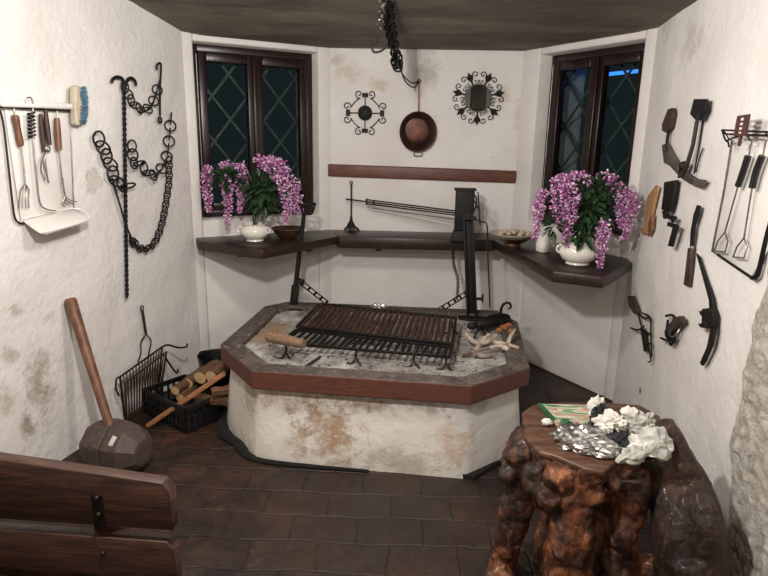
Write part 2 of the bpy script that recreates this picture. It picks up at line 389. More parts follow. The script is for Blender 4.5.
# roughcast stone patch on the right wall near the room side
rm, nt, b = base('roughcast'); v = coords(nt)
nt.links.new(ramp(nt, nz(nt, v, 18, 6), [(.35, C(176, 168, 154)), (.65, C(222, 217, 208))]), b.inputs['Base Color']); b.inputs['Roughness'].default_value = .95
bump(nt, b, nz(nt, v, 55, 8, .7), 1.0, .02)
bm = BM(); nx, ny = 70, 130; g = []
lft = [(768, 268), (757, 320), (742, 380), (732, 440), (730, 500), (728, 560), (720, 720)]
def edge_at(f):
    k = f*(len(lft)-1); i = min(int(k), len(lft)-2); a, b_ = lft[i], lft[i+1]; q = k-i
    return (a[0]+(b_[0]-a[0])*q + 6*noise.noise(V((f*9, 0, 0))), a[1]+(b_[1]-a[1])*q)
p, t, n, L = FR['right']
for j in range(ny+1):
    e = W('right', *edge_at(j/ny)); s0 = (e-p).dot(t); row = []
    for i in range(nx+1):
        s = s0 + (L - s0)*i/nx; b0 = p + t*s + UP*max(e.z, 0); q = V((s*30, e.z*30, 0))
        h = .004 + .020*min(1, i/5)*(.6 + .7*noise.noise(q) + .5*noise.noise(q*2.4))
        row.append(bm.verts.new(b0 + n*(h if i else -.012)))
    g.append(row)
for j in range(ny):
    for i in range(nx): bm.faces.new((g[j][i], g[j][i+1], g[j+1][i+1], g[j+1][i]))
struct('wall_right_roughcast', bm, rm)

# ------------------------------------------------------------------ hearth
ZT, ZB = .48, .385
rimo = [V(p) for p in ((-1.12, 2.88, 0), (-.845, 2.545, 0), (.19, 2.505, 0), (.485, 2.77, 0), (.52, 3.53, 0), (.42, 3.77, 0), (-.98, 3.77, 0), (-1.10, 3.63, 0))]
cen = V((-.3, 3.14, 0))
def inset(poly, d):
    out = []; n = len(poly)
    for i in range(n):
        a, b_, c_ = poly[i-1], poly[i], poly[(i+1) % n]
        t1, t2 = (b_-a).normalized(), (c_-b_).normalized(); n1, n2 = V((-t1.y, t1.x, 0)), V((-t2.y, t2.x, 0))
        k = (n1+n2).normalized(); out.append(b_ + k*(d/max(.3, k.dot(n1))))
    return out
hearth = thing('hearth', 'octagonal raised open hearth with white plastered base and red-brown rim', 'hearth', cen)
base_o = inset(rimo, .045)
hs = [(Z(330, 425, .2), .16, (156, 118, 78), .75, .8, .8), (Z(345, 445, .1), .10, (180, 144, 104), .6, .8, .8), (Z(300, 400, .3), .12, (150, 118, 84), .6, .9, 1.5), (Z(430, 402, .34), .14, (120, 98, 76), .6, .9, 2.5), (Z(380, 400, .34), .14, (130, 104, 78), .6, .9, 2.5), (Z(455, 445, .15), .12, (196, 164, 136), .7, .9, 1),
      (Z(290, 395, .33), .2, (156, 126, 92), .6, .9, 3), (Z(350, 398, .33), .2, (140, 110, 80), .6, .9, 3), (Z(470, 400, .34), .14, (116, 98, 78), .5, .9, 3), (Z(300, 440, .12), .07, (170, 140, 104), .6, .6, .8), (Z(400, 460, .06), .2, (150, 138, 122), .5, .8, 2.5), (Z(250, 395, .3), .07, (170, 160, 145), .6, .4, .6)]
bm = BM(); n = len(base_o); rows = []
for z, d in ((0, -.034), (.04, -.034), (.12, -.026), (.22, -.014), (.33, -.002), (ZB, .0)):
    pl = inset(base_o, d); rr = []
    for i in range(n):
        for k in range(10):
            q = pl[i].lerp(pl[(i+1) % n], k/10) + UP*z
            rr.append(bm.verts.new(q + (q-cen).normalized()*(.006*noise.noise(q*6))))
    rows.append(rr)
for a, b_ in zip(rows, rows[1:]):
    for k in range(len(a)): bm.faces.new((a[k], a[(k+1) % len(a)], b_[(k+1) % len(a)], b_[k]))
bm.faces.new(rows[-1]); bm.faces.new(rows[0][::-1])
obj('base', bm, plaster('hearth_plaster', (226, 221, 212), [(p-cen, *r) for p, *r in hs], .6), hearth)
rim_face = mat('rim_red_brown', (80, 46, 37), (104, 64, 52), 9, .5, 0, .3, (3, 3, 20))
rt, nt, b = base('rim_top_worn'); v = coords(nt)
cl = ramp(nt, nz(nt, v, 7, 8, .7), [(.33, C(46, 39, 36)), (.6, C(94, 83, 76))])
cl = mix(nt, mth(nt, 'MULTIPLY', ramp(nt, nz(nt, v, 34, 8, .75), [(.53, (0, 0, 0, 1)), (.66, (1, 1, 1, 1))]), .6), cl, C(150, 144, 138))
nt.links.new(cl, b.inputs['Base Color']); b.inputs['Roughness'].default_value = .75; bump(nt, b, nz(nt, v, 40, 7), .4, .006)
rimi = inset(rimo, .105); bm = BM()
def ringpoly(bm, po, pi_, za, zb):
    n = len(po); o0 = [bm.verts.new(p+UP*za) for p in po]; o1 = [bm.verts.new(p+UP*zb) for p in po]; i0 = [bm.verts.new(p+UP*za) for p in pi_]; i1 = [bm.verts.new(p+UP*zb) for p in pi_]
    for i in range(n):
        j = (i+1) % n
        bm.faces.new((o0[i], o0[j], o1[j], o1[i])); f = bm.faces.new((o1[i], o1[j], i1[j], i1[i])); f.material_index = 1
        g_ = bm.faces.new((i1[i], i1[j], i0[j], i0[i])); g_.material_index = 1; bm.faces.new((i0[i], i0[j], o0[j], o0[i]))
ringpoly(bm, rimo, rimi, ZB, ZT)
obj('rim', bm, [rim_face, rt], hearth, smooth=False, bev=.006, label='red-brown wooden rim with ash-worn top')
# black strip modelled as the shadow gap under the base, left and front
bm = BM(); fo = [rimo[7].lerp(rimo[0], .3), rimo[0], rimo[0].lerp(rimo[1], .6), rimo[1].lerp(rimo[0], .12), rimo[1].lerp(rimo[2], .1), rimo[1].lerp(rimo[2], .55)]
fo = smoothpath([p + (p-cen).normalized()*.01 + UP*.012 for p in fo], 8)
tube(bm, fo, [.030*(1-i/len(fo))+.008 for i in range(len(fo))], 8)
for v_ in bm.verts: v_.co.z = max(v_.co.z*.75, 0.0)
obj('gap_shadow', bm, gap_shadow_black, hearth, label='black strip standing in for the shadow gap at the base')
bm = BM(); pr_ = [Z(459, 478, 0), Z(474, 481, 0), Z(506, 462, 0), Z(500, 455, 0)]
prism(bm, pr_, (0, 0, .025)); obj('gap_shadow', bm, gap_shadow_black, hearth, smooth=False, label='black strip standing in for the shadow gap at the base')  # shadow at the right front corner, built as a flat black slab

am, nt, b = base('wood_ash'); v = coords(nt)
cl = ramp(nt, nz(nt, v, 6, 9, .75), [(.36, C(88, 82, 78)), (.47, C(150, 145, 140)), (.66, C(204, 200, 195))])
cl = mix(nt, ramp(nt, nz(nt, v, 42, 7, .75), [(.56, (0, 0, 0, 1)), (.66, (1, 1, 1, 1))]), cl, C(92, 85, 80))
for pq, rr_, cq in ((Z(258, 330, .46), .26, C(158, 128, 96)), (Z(320, 308, .46), .16, C(116, 92, 72)), (Z(430, 318, .46), .16, C(84, 74, 68))):
    s = N(nt, 'ShaderNodeVectorMath', operation='DISTANCE'); nt.links.new(v, s.inputs[0]); s.inputs[1].default_value = pq
    q = mth(nt, 'ADD', mth(nt, 'DIVIDE', s.outputs['Value'], rr_), mth(nt, 'MULTIPLY', mth(nt, 'SUBTRACT', nz(nt, v, 10, 6), .5), 2.0))
    cl = mix(nt, mth(nt, 'MULTIPLY', mth(nt, 'DIVIDE', mth(nt, 'SUBTRACT', 1.0, q), .6, True), .8), cl, cq)
nt.links.new(cl, b.inputs['Base Color']); b.inputs['Roughness'].default_value = .95; bump(nt, b, nz(nt, v, 60, 8, .7), .8, .012)
def ash_z(x, y): 
    q = V((x*5, y*5, 0)); return .452 + .018*noise.noise(q) + .010*noise.noise(q*3) + .004*noise.noise(q*9)
def inside(poly, x, y):
    n = len(poly); return all(((poly[(i+1) % n]-poly[i]).x*(y-poly[i].y) - (poly[(i+1) % n]-poly[i]).y*(x-poly[i].x)) >= 0 for i in range(n))
ai = inset(rimo, .107); bm = BM(); rows = []
for k in range(48):
    f = k/47; rr = []
    for i in range(8):
        for j in range(14):
            q = ai[i].lerp(ai[(i+1) % 8], j/14); q = cen.lerp(q, max(f, .001)); rr.append(bm.verts.new(V((q.x, q.y, ash_z(q.x, q.y)))))
    rows.append(rr)
low = [bm.verts.new(V((v_.co.x, v_.co.y, .405))) for v_ in rows[-1]]; rows.append(low)
for a, b_ in zip(rows, rows[1:]):
    for k in range(len(a)): bm.faces.new((a[k], a[(k+1) % len(a)], b_[(k+1) % len(a)], b_[k]))
bm.faces.new(rows[0]); bm.faces.new(low[::-1])
obj('wood_ash', bm, am, cat='ash', label='pale grey wood ash filling the hearth under the grates', kind='stuff')
bm = BM()
for i in range(330):
    x, y = random.uniform(-1.0, .42), random.uniform(2.6, 3.7)
    if not inside(ai, x, y): continue
    if random.random() < .35 and not (x > .1 or y < 2.85): continue
    s = random.uniform(.002, .0065); c_ = V((x, y, ash_z(x, y)+s*.2))
    for v_ in ell(bm, c_, (s*random.uniform(.8, 2), s, s*.7), Matrix.Rotation(random.uniform(0, 6), 3, 'Z'), 1): v_.co += V((random.uniform(-1, 1), random.uniform(-1, 1), random.uniform(-1, 1)))*s*.25
obj('charcoal_crumbs', bm, char, smooth=False, cat='charcoal', label='black charcoal crumbs scattered over the hearth ash', kind='stuff')

# ------------------------------------------------------------------ the grates
GZ = .535
def grate(name, label, c4, nb, mt, fr_, br, legs, flat):
    """c4: back-left, back-right, front-right, front-left"""
    bl, br_, fr2, fl = c4; t = thing(name, label, 'grate', (V(fl)+V(fr2))/2*1.0)
    for a, b_ in ((bl, br_), (br_, fr2), (fr2, fl), (fl, bl)):
        bm = BM(); bar(bm, a, b_, fr_, fr_); obj('frame_bar', bm, iron, t, bev=.002)
    for i in range(nb):
        f = (i+.7)/(nb+.4); j_ = lambda: V((random.uniform(-.005, .005), 0, random.uniform(-.004, .004)))
        a, b_ = V(bl).lerp(V(br_), f)+j_(), V(fl).lerp(V(fr2), f)+j_(); bm = BM()
        if flat: bar(bm, a, b_, br*2, br*.9)
        else: tube(bm, [a, b_], br, 8)
        obj('grill_bar', bm, mt, t)
    for p in legs:
        p = V(p); bm = BM(); g_ = ash_z(p.x, p.y)
        tube(bm, smoothpath([V((p.x, p.y, p.z)), V((p.x, p.y-.004, (p.z+g_)/2)), V((p.x-.02, p.y-.02, g_+.006)), V((p.x-.045, p.y-.02, g_+.004))], 4), .006, 6); obj('leg', bm, iron, t)
        bm = BM(); tube(bm, [V((p.x, p.y-.004, (p.z+g_)/2)), V((p.x+.03, p.y-.03, g_+.004))], .005, 6); obj('leg', bm, iron, t)
    return t
mbl, mbr = Z(297, 327, GZ), Z(452, 344, GZ)
grate('rear_grill_grate', 'rusty brown grill grate of flat bars at the back of the hearth', [Z(320, 304, GZ+.01), Z(456, 318, GZ+.01), mbr, mbl], 26, rust, .016, .010, [Z(322, 305, GZ), Z(452, 319, GZ)], True)
d_ = V((0, -.02, -.012))
grate('front_grill_grate', 'black grill grate of thin round bars at the front of the ash', [mbl+d_+V((-.0, 0, 0)), mbr+d_, Z(449, 357, GZ-.02), Z(279, 343, GZ-.02)], 24, iron, .014, .0065, [Z(286, 346, GZ-.02), Z(356, 351, GZ-.02), Z(414, 354, GZ-.02), Z(446, 357, GZ-.02)], False)
# wooden handle log on the grate's left front corner
bm = BM(); a, b_ = Z(268, 336, GZ+.03), Z(304, 344, GZ+.03)
tube(bm, [a, a.lerp(b_, .06), a.lerp(b_, .5), b_], [.027, .030, .028, .022], 14)
for f in bm.faces:
    if len(f.verts) > 4 and (f.calc_center_median()-a).length < .02: f.material_index = 1
obj('wooden_billet', bm, [mat('billet', (110, 84, 66), (140, 112, 90), 14, .7, 0, .4, (2, 8, 8)), cut], cat='log', label='short round brown billet lying on the front left corner of the grate')

# ------------------------------------------------------------------ iron stands on the hearth
def holed_bar(bm, a, b_, w, t_, up_, nh):
    a, b_ = V(a), V(b_); M3 = frame3(b_-a, up_); L = (b_-a).length; hw = w*.28
    for s in (-1, 1): box(bm, (a+b_)/2 + M3 @ V((0, s*(w/2-(w/2-hw)/2), 0)), (L, w/2-hw, t_), M3)
    for i in range(nh+1): box(bm, a + (b_-a)*(i/nh) if 0 < i < nh else (a.lerp(b_, .02) if i == 0 else a.lerp(b_, .98)), (L*.045, w, t_), M3)
pb = Z(293, 309, .445); pt_ = Y(304, 214, pb.y-.05)
ls = thing('spit_post', 'slanting black iron post with ring cup on top, at hearth back left', 'iron stand', pb)
bm = BM(); tube(bm, [pb + (pt_-pb)*.02, pt_], [.018, .013], 8); obj('post', bm, iron_m, ls)
bm = BM(); bar(bm, pb, pb.lerp(pt_, .26), .048, .038, (0, 1, 0)); obj('socket', bm, iron_m, ls, bev=.004)
bm = BM(); box(bm, pb + V((.01, 0, .012)), (.13, .12, .012)); obj('foot_plate', bm, iron_m, ls, bev=.003)
bm = BM(); holed_bar(bm, pb.lerp(pt_, .33), Z(327, 303, .455), .034, .008, (0, -1, .3), 5); obj('brace', bm, iron_m, ls)
dt = (pt_-pb).normalized(); bm = BM(); rc = pt_ + V((.022, 0, .065)); ring(bm, rc, .052, .006, (0, 0, 1), 24)
lathe_r = [ring(bm, pt_+V((.018, 0, .0)), .030, .005, (0, 0, 1), 20)]
for k in range(5):
    a_ = k*1.2566; tube(bm, [pt_+V((.018+.03*math.cos(a_), .03*math.sin(a_), 0)), rc+V((.052*math.cos(a_), .052*math.sin(a_), 0))], .004)
tube(bm, smoothpath([pt_, pt_+V((.05, 0, .004)), rc + V((.05, 0, 0))]), .006); tube(bm, smoothpath([pt_, pt_+V((-.0, -.03, .01)), rc+V((-.03, -.04, 0))]), .005); obj('ring_cup', bm, iron_m, ls)
bm = BM(); box(bm, pb.lerp(pt_, .30)+V((.03, 0, 0)), (.05, .03, .03)); obj('clamp', bm, iron_m, ls, bev=.003)

qb = Z(472, 318, .452); qt = Y(468, 214, qb.y+.02)
rs_ = thing('grill_post', 'tall black iron channel post at hearth back right', 'iron stand', qb)
bm = BM()
for s in (-1, 1): bar(bm, qb+V((s*.028, 0, 0)), qt+V((s*.026, 0, 0)), .012, .055, (0, 1, 0))
bar(bm, qb+V((0, .012, 0)), qt+V((0, .012, 0)), .05, .010, (0, 1, 0)); obj('post', bm, iron_m, rs_, bev=.002)
bm = BM(); box(bm, qb+V((0, 0, .006)), (.18, .13, .014)); obj('foot_plate', bm, iron_m, rs_, bev=.003)
bm = BM(); holed_bar(bm, qb.lerp(qt, .24)+V((-.03, 0, 0)), Z(438, 311, .455), .036, .008, (0, -1, .3), 5); obj('brace', bm, iron_m, rs_)
bm = BM(); tube(bm, [qb.lerp(qt, .2)+V((.03, -.02, 0)), qb.lerp(qt, .2)+V((.07, -.02, .002))], .010, 8); tube(bm, [qb.lerp(qt, .2)+V((.07, -.02, -.02)), qb.lerp(qt, .2)+V((.07, -.02, .03))], .006); obj('clamp_screw', bm, iron_m, rs_)
bm = BM(); tp = qt+V((.0, -.01, -.02)); tube(bm, smoothpath([tp, Y(482, 222, tp.y), Y(487, 226, tp.y), Y(488, 260, tp.y), Y(490, 308, tp.y)], 5), .0045, 6); obj('hanging_wire', bm, iron_m, rs_)
bm = BM(); tube(bm, [Y(478, 192, tp.y), Y(480, 225, tp.y)], .004); tube(bm, [Y(474, 200, tp.y), Y(480, 212, tp.y)], .004); bar(bm, qt+V((-.03, -.03, -.02)), qt+V((.05, -.03, -.02)), .02, .02); obj('top_bracket', bm, iron_m, rs_)

# ------------------------------------------------------------------ corner shelf
SZ, ST = .905, .054
def shelf_pt(x, y): return Z(x, y, SZ)
shelf = thing('corner_shelf', 'dark brown wooden wall shelf running along three walls behind the hearth', 'shelf', V((-.1, 4.1, SZ-ST)))
fl_ = [Z(198, 241, SZ), Z(243, 248, SZ), Z(262, 250, SZ), Z(342, 238, SZ), Z(486, 247, SZ), Z(553, 271, SZ), Z(604, 277, SZ), Z(627, 270, SZ)]
pBn = PB + (FR['lwin'][2]+FR['back'][2])*.0; bis = (FR['lwin'][2]+FR['back'][2]).normalized(); bis2 = (FR['rwin'][2]+FR['back'][2]).normalized()
def fpt(w, s, o): p, t, n, L = FR[w]; return p + t*s + n*o
Ll, Lb, Lr = FR['lwin'][3], FR['back'][3], FR['rwin'][3]
dep = .31; cB = PB + bis*(dep/bis.dot(FR['back'][2])); cC = PC + bis2*(dep/bis2.dot(FR['back'][2]))
e = .004
def board(poly, th=.08, name='board', label=None):
    bm = BM(); prism(bm, [V((p.x, p.y, SZ-th)) for p in poly], (0, 0, th)); return obj(name, bm, shelf_wood, shelf, bev=.006, label=label)
for q in fl_: print('wall gaps', [round((q-FR[w][0]).dot(FR[w][2]), 2) for w in ('left', 'lwin', 'back', 'rwin', 'right')])
print('shelf front', cB, cC, 'left front px pts', [tuple(round(c, 2) for c in p) for p in fl_])
board([fpt('lwin', .01, e), PB+bis*e, cB, fl_[2], fl_[1], fl_[0]], .056)
board([PB+bis*e+V((.002, 0, 0)), PC+bis2*e, cC, cB+V((.002, 0, 0))])
board([PC+bis2*e+V((.002, -.002, 0)), fpt('rwin', Lr-.01, e), FR['right'][0]+FR['right'][1]*.10+FR['right'][2]*.02, fl_[6], fl_[5], cC+V((.002, -.002, 0))], .060)
for w, ss in (('lwin', (.3, .8)), ('back', (.35, 1.0)), ('rwin', (.35, .7))):
    for s in ss:
        bm = BM(); prism(bm, [fpt(w, s-.02, .0)+UP*(SZ-ST), fpt(w, s-.02, .16)+UP*(SZ-ST), fpt(w, s-.02, .0)+UP*(SZ-ST-.10)], FR[w][1]*.04); obj('bracket', bm, shelf_wood, shelf, smooth=False)

# ------------------------------------------------------------------ wisteria arrangements
def raceme(parent, pts, rmax, dens=1.0):
    pts = smoothpath(pts, 10); bm = BM(); n = len(pts); L = sum((b_-a).length for a, b_ in zip(pts, pts[1:]))
    cnt = int(L*760*dens)
    for i in range(cnt):
        f = random.random()**.95; k = min(int(f*(n-1)), n-2); p = pts[k].lerp(pts[k+1], f*(n-1)-k)
        rr = rmax*(min(1, .45+f*3) if f < .2 else (1.05 - .72*max(0, (f-.35))/.65 if f > .35 else 1.05))
        d = V((random.gauss(0, 1), random.gauss(0, 1), random.gauss(0, .35))).normalized(); c_ = p + d*rr*random.uniform(.35, 1.2)
        s = random.uniform(.009, .015)*(1.0 - .35*f)
        mi = random.choice((0, 0, 1, 1, 2))
        for a in range(3):
            u = (d + V((random.gauss(0, .8), random.gauss(0, .8), random.gauss(0, .8)-.2))).normalized(); w = u.orthogonal().normalized(); w = Quaternion(u, random.uniform(0, 6.28)) @ w; h = u.cross(w)
            q = [c_, c_+u*s*.7+w*s*.62+h*s*.15, c_+u*s*1.45, c_+u*s*.7-w*s*.62+h*s*.15]
            fc = bm.faces.new([bm.verts.new(x) for x in q]); fc.material_index = mi if a else (1 if mi != 1 else 0)
    tube(bm, pts, .002, 5)
    return obj('flower_raceme', bm, [petal_d, petal_p, petal_m], parent, smooth=False)
def leaf(bm, c_, d, L, w):
    d = d.normalized(); s = d.cross(UP)
    if s.length < .1: s = V((1, 0, 0))
    s.normalize(); s = Quaternion(d, random.uniform(-.8, .8)) @ s; n = s.cross(d); dr = -UP*L*.22
    P = [c_, c_+d*L*.4+s*w+n*w*.3+dr*.2, c_+d*L*.8+s*w*.6+n*w*.2+dr*.6, c_+d*L+dr, c_+d*L*.8-s*w*.6+n*w*.2+dr*.6, c_+d*L*.4-s*w+n*w*.3+dr*.2, c_+d*L*.55+dr*.3]
    vs = [bm.verts.new(x) for x in P]
    for a, b_ in ((0, 1), (1, 2), (2, 3), (3, 4), (4, 5), (5, 0)): bm.faces.new((vs[a], vs[b_], vs[6]))
def foliage(parent, c_, rad, n, L=(.05, .09)):
    bm = BM()
    for i in range(n):
        d = V((random.gauss(0, 1), random.gauss(0, 1), random.gauss(.25, .8))).normalized(); p = V(c_) + V((d.x*rad[0], d.y*rad[1], d.z*rad[2]))*random.uniform(.2, .95)
        leaf(bm, p, d+V((random.gauss(0, .4), random.gauss(0, .4), random.gauss(-.1, .4))), random.uniform(*L), random.uniform(.011, .019))
    return obj('foliage', bm, leafm, parent, smooth=False)
def pot(parent, c_, s=1.0, gilt=False):
    bm = BM(); lathe(bm, [(.045*s, 0), (.055*s, .004), (.052*s, .014), (.075*s, .03), (.092*s, .055*s), (.088*s, .08*s), (.070*s, .098*s), (.080*s, .112*s), (.074*s, .114*s), (.062*s, .098*s), (.05*s, .09*s)], c_, 32)
    pp = obj('pot', bm, ceram, parent)
    for sg in (-1, 1): bm = BM(); ring(bm, V(c_)+V((sg*.088*s, -.02*s, .075*s)), .018*s, .005*s, (0, 1, 0), 14); obj('pot_handle', bm, ceram, pp)
# left arrangement: a white pot on the left shelf
plc = Z(255, 241, SZ); print('left pot', plc)
pl = thing('wisteria_plant', 'artificial pink wisteria in a white pot on the left shelf', 'potted plant', plc, 'potted wisteria')
pot(pl, plc, 1.0)
Yl = plc.y
def ypath(pts, y0): return [Y(a[0], a[1], y0 + (a[2] if len(a) > 2 else 0)) for a in pts]
ring_c = Y(258, 190, Yl)
foliage(pl, Y(264, 190, Yl), (.11, .09, .10), 130); foliage(pl, Y(228, 180, Yl-.05), (.11, .05, .07), 80); foliage(pl, Y(262, 205, Yl-.05), (.08, .05, .05), 40); foliage(pl, Y(285, 185, Yl), (.08, .06, .07), 40)
bm = BM()
for q in ((226, 176), (243, 165), (275, 160), (292, 180), (207, 168), (264, 170)): tube(bm, smoothpath([plc+V((random.uniform(-.02, .02), 0, .09)), Y(258, 195, Yl), Y(q[0], q[1], Yl)]), .003, 5)
obj('stem', bm, leafm, pl)
for pth, rr, dn in (([(208, 166, -.02), (207, 180, -.02), (208, 197, -.02), (209, 211, -.02)], .032, 1.1), ([(226, 178, -.05), (227, 190, -.06), (228, 206, -.06), (227, 224, -.06)], .033, 1.1), ([(241, 164), (242, 178), (241, 195), (240, 212)], .034, 1.1),
                    ([(258, 160), (266, 160), (272, 170), (276, 180)], .042, 1.5), ([(270, 158, -.03), (280, 165, -.05), (284, 185, -.06), (287, 205, -.06), (286, 222, -.06)], .044, 1.3), ([(283, 172), (292, 182), (298, 195), (300, 214)], .034, 1.1), ([(262, 165, .03), (276, 172, .04), (290, 190, .04), (294, 212, .02)], .036, 1.1), ([(222, 166), (232, 164), (240, 166)], .02, 1)):
    raceme(pl, ypath(pth, Yl), rr, dn)
# brown bowl beside it
bc = Z(288, 238, SZ)
bowl = thing('copper_bowl', 'brown copper bowl on the left shelf beside the white pot', 'bowl', bc)
bm = BM(); lathe(bm, [(.045, 0), (.06, .006), (.085, .035), (.105, .062), (.108, .066), (.10, .064), (.08, .036), (.05, .014), (.0, .012)], bc, 32); obj('body', bm, copper_l, bowl)
bm = BM(); ring(bm, bc+V((0, 0, .066)), .106, .004, (0, 0, 1), 32); obj('rim', bm, copper_l, bowl)
# right arrangement
prc = Z(577, 264, SZ); print('right pot', prc)
prt = thing('wisteria_plant', 'artificial pink wisteria in a white pot on the right shelf', 'potted plant', prc, 'potted wisteria')
pot(prt, prc, 1.15)
Yr = prc.y
foliage(prt, Y(588, 212, Yr), (.11, .10, .12), 170); foliage(prt, Y(600, 190, Yr), (.10, .07, .07), 60); foliage(prt, Y(580, 235, Yr-.06), (.05, .05, .05), 45); foliage(prt, Y(555, 225, Yr), (.05, .05, .06), 30)
bm = BM()
for q in ((540, 195), (560, 180), (582, 176), (605, 182), (620, 190), (603, 215)): tube(bm, smoothpath([prc+V((random.uniform(-.02, .02), 0, .10)), Y(585, 215, Yr), Y(q[0], q[1], Yr)]), .003, 5)
obj('stem', bm, leafm, prt)
for pth, rr, dn in (([(544, 190), (539, 202), (538, 220), (534, 240)], .030, 1.1), ([(562, 176), (558, 190), (558, 208), (560, 228)], .042, 1.3), ([(566, 182, -.05), (570, 200, -.06), (570, 222, -.06), (565, 246, -.06)], .042, 1.3), ([(575, 176), (584, 176), (590, 184)], .032, 1.4), ([(602, 176), (610, 178), (620, 192), (620, 210), (622, 228)], .036, 1.2),
                    ([(604, 220, -.08), (603, 232, -.09), (601, 250, -.09), (599, 270, -.09)], .030, 1.2), ([(624, 190, -.02), (632, 202, -.02), (630, 222, -.02), (622, 240, -.02)], .030, 1.2)):
    raceme(prt, ypath(pth, Yr), rr, dn)
# cream bowl of shells and a white jug on the right shelf
sc_ = Z(512, 246, SZ); sb = thing('shell_bowl', 'cream and copper footed bowl on the shelf corner', 'bowl', sc_)
bm = BM(); lathe(bm, [(.05, 0), (.055, .008), (.052, .018), (.085, .036), (.115, .056)], sc_, 36); obj('body', bm, copper_l, sb, label='copper-coloured lower bowl')
bm = BM(); lathe(bm, [(.112, .054), (.142, .076), (.150, .082), (.146, .085), (.11, .064), (.06, .04), (0, .036)], sc_, 36); obj('rim', bm, cream, sb, label='cream flared rim')
for i in range(14):
    a = i*2.4; r_ = .026*math.sqrt(i); c_ = sc_+V((r_*math.cos(a), r_*math.sin(a), .080 + .014*(1-i/14))); bm = BM()
    ell(bm, c_, (.021, .017, .015), Matrix.Rotation(a, 3, 'Z'), 2); ring(bm, c_+V((0, 0, .011)), .008, .0025, (0, 0, 1), 10, 5)
    obj('snail_shell', bm, eggm, cat='shell', label='pale brown round shell heaped in the cream bowl', group='shells in the cream bowl')
jc = Z(543, 252, SZ); jg = thing('white_jug', 'plain white jug half hidden behind the right wisteria', 'jug', jc)
bm = BM(); lathe(bm, [(.035, 0), (.045, .01), (.048, .05), (.038, .09), (.034, .115), (.040, .125), (.034, .124), (.030, .10), (0, .09)], jc, 24); obj('body', bm, ceram, jg)
bm = BM(); tube(bm, smoothpath([jc+V((.04, 0, .10)), jc+V((.075, 0, .09)), jc+V((.07, 0, .05)), jc+V((.046, 0, .035))]), .005); obj('handle', bm, ceram, jg)

# ------------------------------------------------------------------ spit roaster on the shelf
mb = Z(461, 240, SZ); my = mb.y
ro = thing('spit_motor', 'black clockwork spit motor box on the middle shelf board', 'spit motor', mb)
bx0, bx1 = Y(456, 190, my), Y(473, 218, my)
cx = (bx0.x+bx1.x)/2; wdt = bx1.x-bx0.x; bm = BM(); box(bm, (cx, my, (bx0.z+SZ+.07)/2), (wdt, .11, bx0.z-SZ-.07)); obj('housing', bm, iron_m, ro, bev=.006)
bm = BM(); prism(bm, [(cx-.085, my-.07, SZ), (cx+.085, my-.07, SZ), (cx+.085, my+.07, SZ), (cx-.085, my+.07, SZ)], (0, 0, .07))
for v_ in bm.verts:
    if v_.co.z > SZ+.05: v_.co.x = cx + (v_.co.x-cx)*.72; v_.co.y = my+(v_.co.y-my)*.8
obj('stand_base', bm, iron_m, ro, bev=.005)
bm = BM(); box(bm, (cx, my, bx0.z+.006), (wdt+.02, .12, .012)); tube(bm, smoothpath([(cx+.02, my-.04, bx0.z), (cx+.07, my-.05, bx0.z-.04), (cx+.072, my-.05, bx0.z-.10), (cx+.05, my-.05, bx0.z-.15)]), .005); obj('top_cap', bm, iron_m, ro)
stz = Z(351, 231, SZ); sd = thing('spit_rest', 'slim black forked spit rest on the shelf left of the motor', 'spit stand', stz)
tz = Y(350, 184, stz.y).z; bm = BM(); tube(bm, [stz+UP*.03, V((stz.x, stz.y, tz))], .0055, 8); obj('shaft', bm, iron_m, sd)
bm = BM(); lathe(bm, [(.036, .026), (.030, .042), (.012, .075), (.007, .11)], stz, 14); obj('collar', bm, iron_m, sd)
for k in range(3):
    a = k*2.094+.5; bm = BM(); tube(bm, smoothpath([stz+V((0, 0, .045)), stz+V((.03*math.cos(a), .03*math.sin(a), .03)), stz+V((.062*math.cos(a), .062*math.sin(a), .006))]), .0065, 6); obj('leg', bm, iron_m, sd)
bm = BM(); ring(bm, V((stz.x, stz.y, tz+.01)), .010, .0035, (0, 1, 0), 12); obj('finial', bm, iron_m, sd)
sp = thing('roasting_spit', 'long black roasting spit lying between the forked rest and motor', 'spit', Y(350, 199, stz.y))
pA_, pB_ = Y(346, 199, stz.y-.012), Y(455, 213, my-.0)
pB_.x = cx-wdt/2-.002
bm = BM(); tube(bm, [pA_, pB_], .0055, 8); obj('rod', bm, iron, sp)
for dz, f0 in ((.014, .2), (-.014, .2)):
    bm = BM(); tube(bm, [pA_.lerp(pB_, f0)+UP*dz, pB_+UP*dz+V((0, -.0, 0))], .005, 8); obj('prong', bm, iron, sp)
bm = BM(); bar(bm, pA_.lerp(pB_, .2)-UP*.022, pA_.lerp(pB_, .2)+UP*.022, .012, .012, (1, 0, 0)); bar(bm, pA_.lerp(pB_, .27)-UP*.018, pA_.lerp(pB_, .27)+UP*.018, .012, .010, (1, 0, 0)); obj('prong_collar', bm, iron, sp)
bm = BM(); tube(bm, [pA_.lerp(pB_, .24)+V((0, .03, -.045)), pB_+V((0, .03, -.045))], .003, 6); obj('skewer', bm, steel, sp)
tc_ = thing('thin_chain', 'thin black chain hanging below the shelf beside the grill post', 'chain', Y(455, 262, cC.y-.03))
chain(tc_, [Y(453, 249, cC.y+.03), Y(454, 265, cC.y-.0), Y(458, 280, cC.y-.02), Y(457, 300, cC.y-.02)], .010, .0025, iron_m, (0, -1, 0), 1.4)

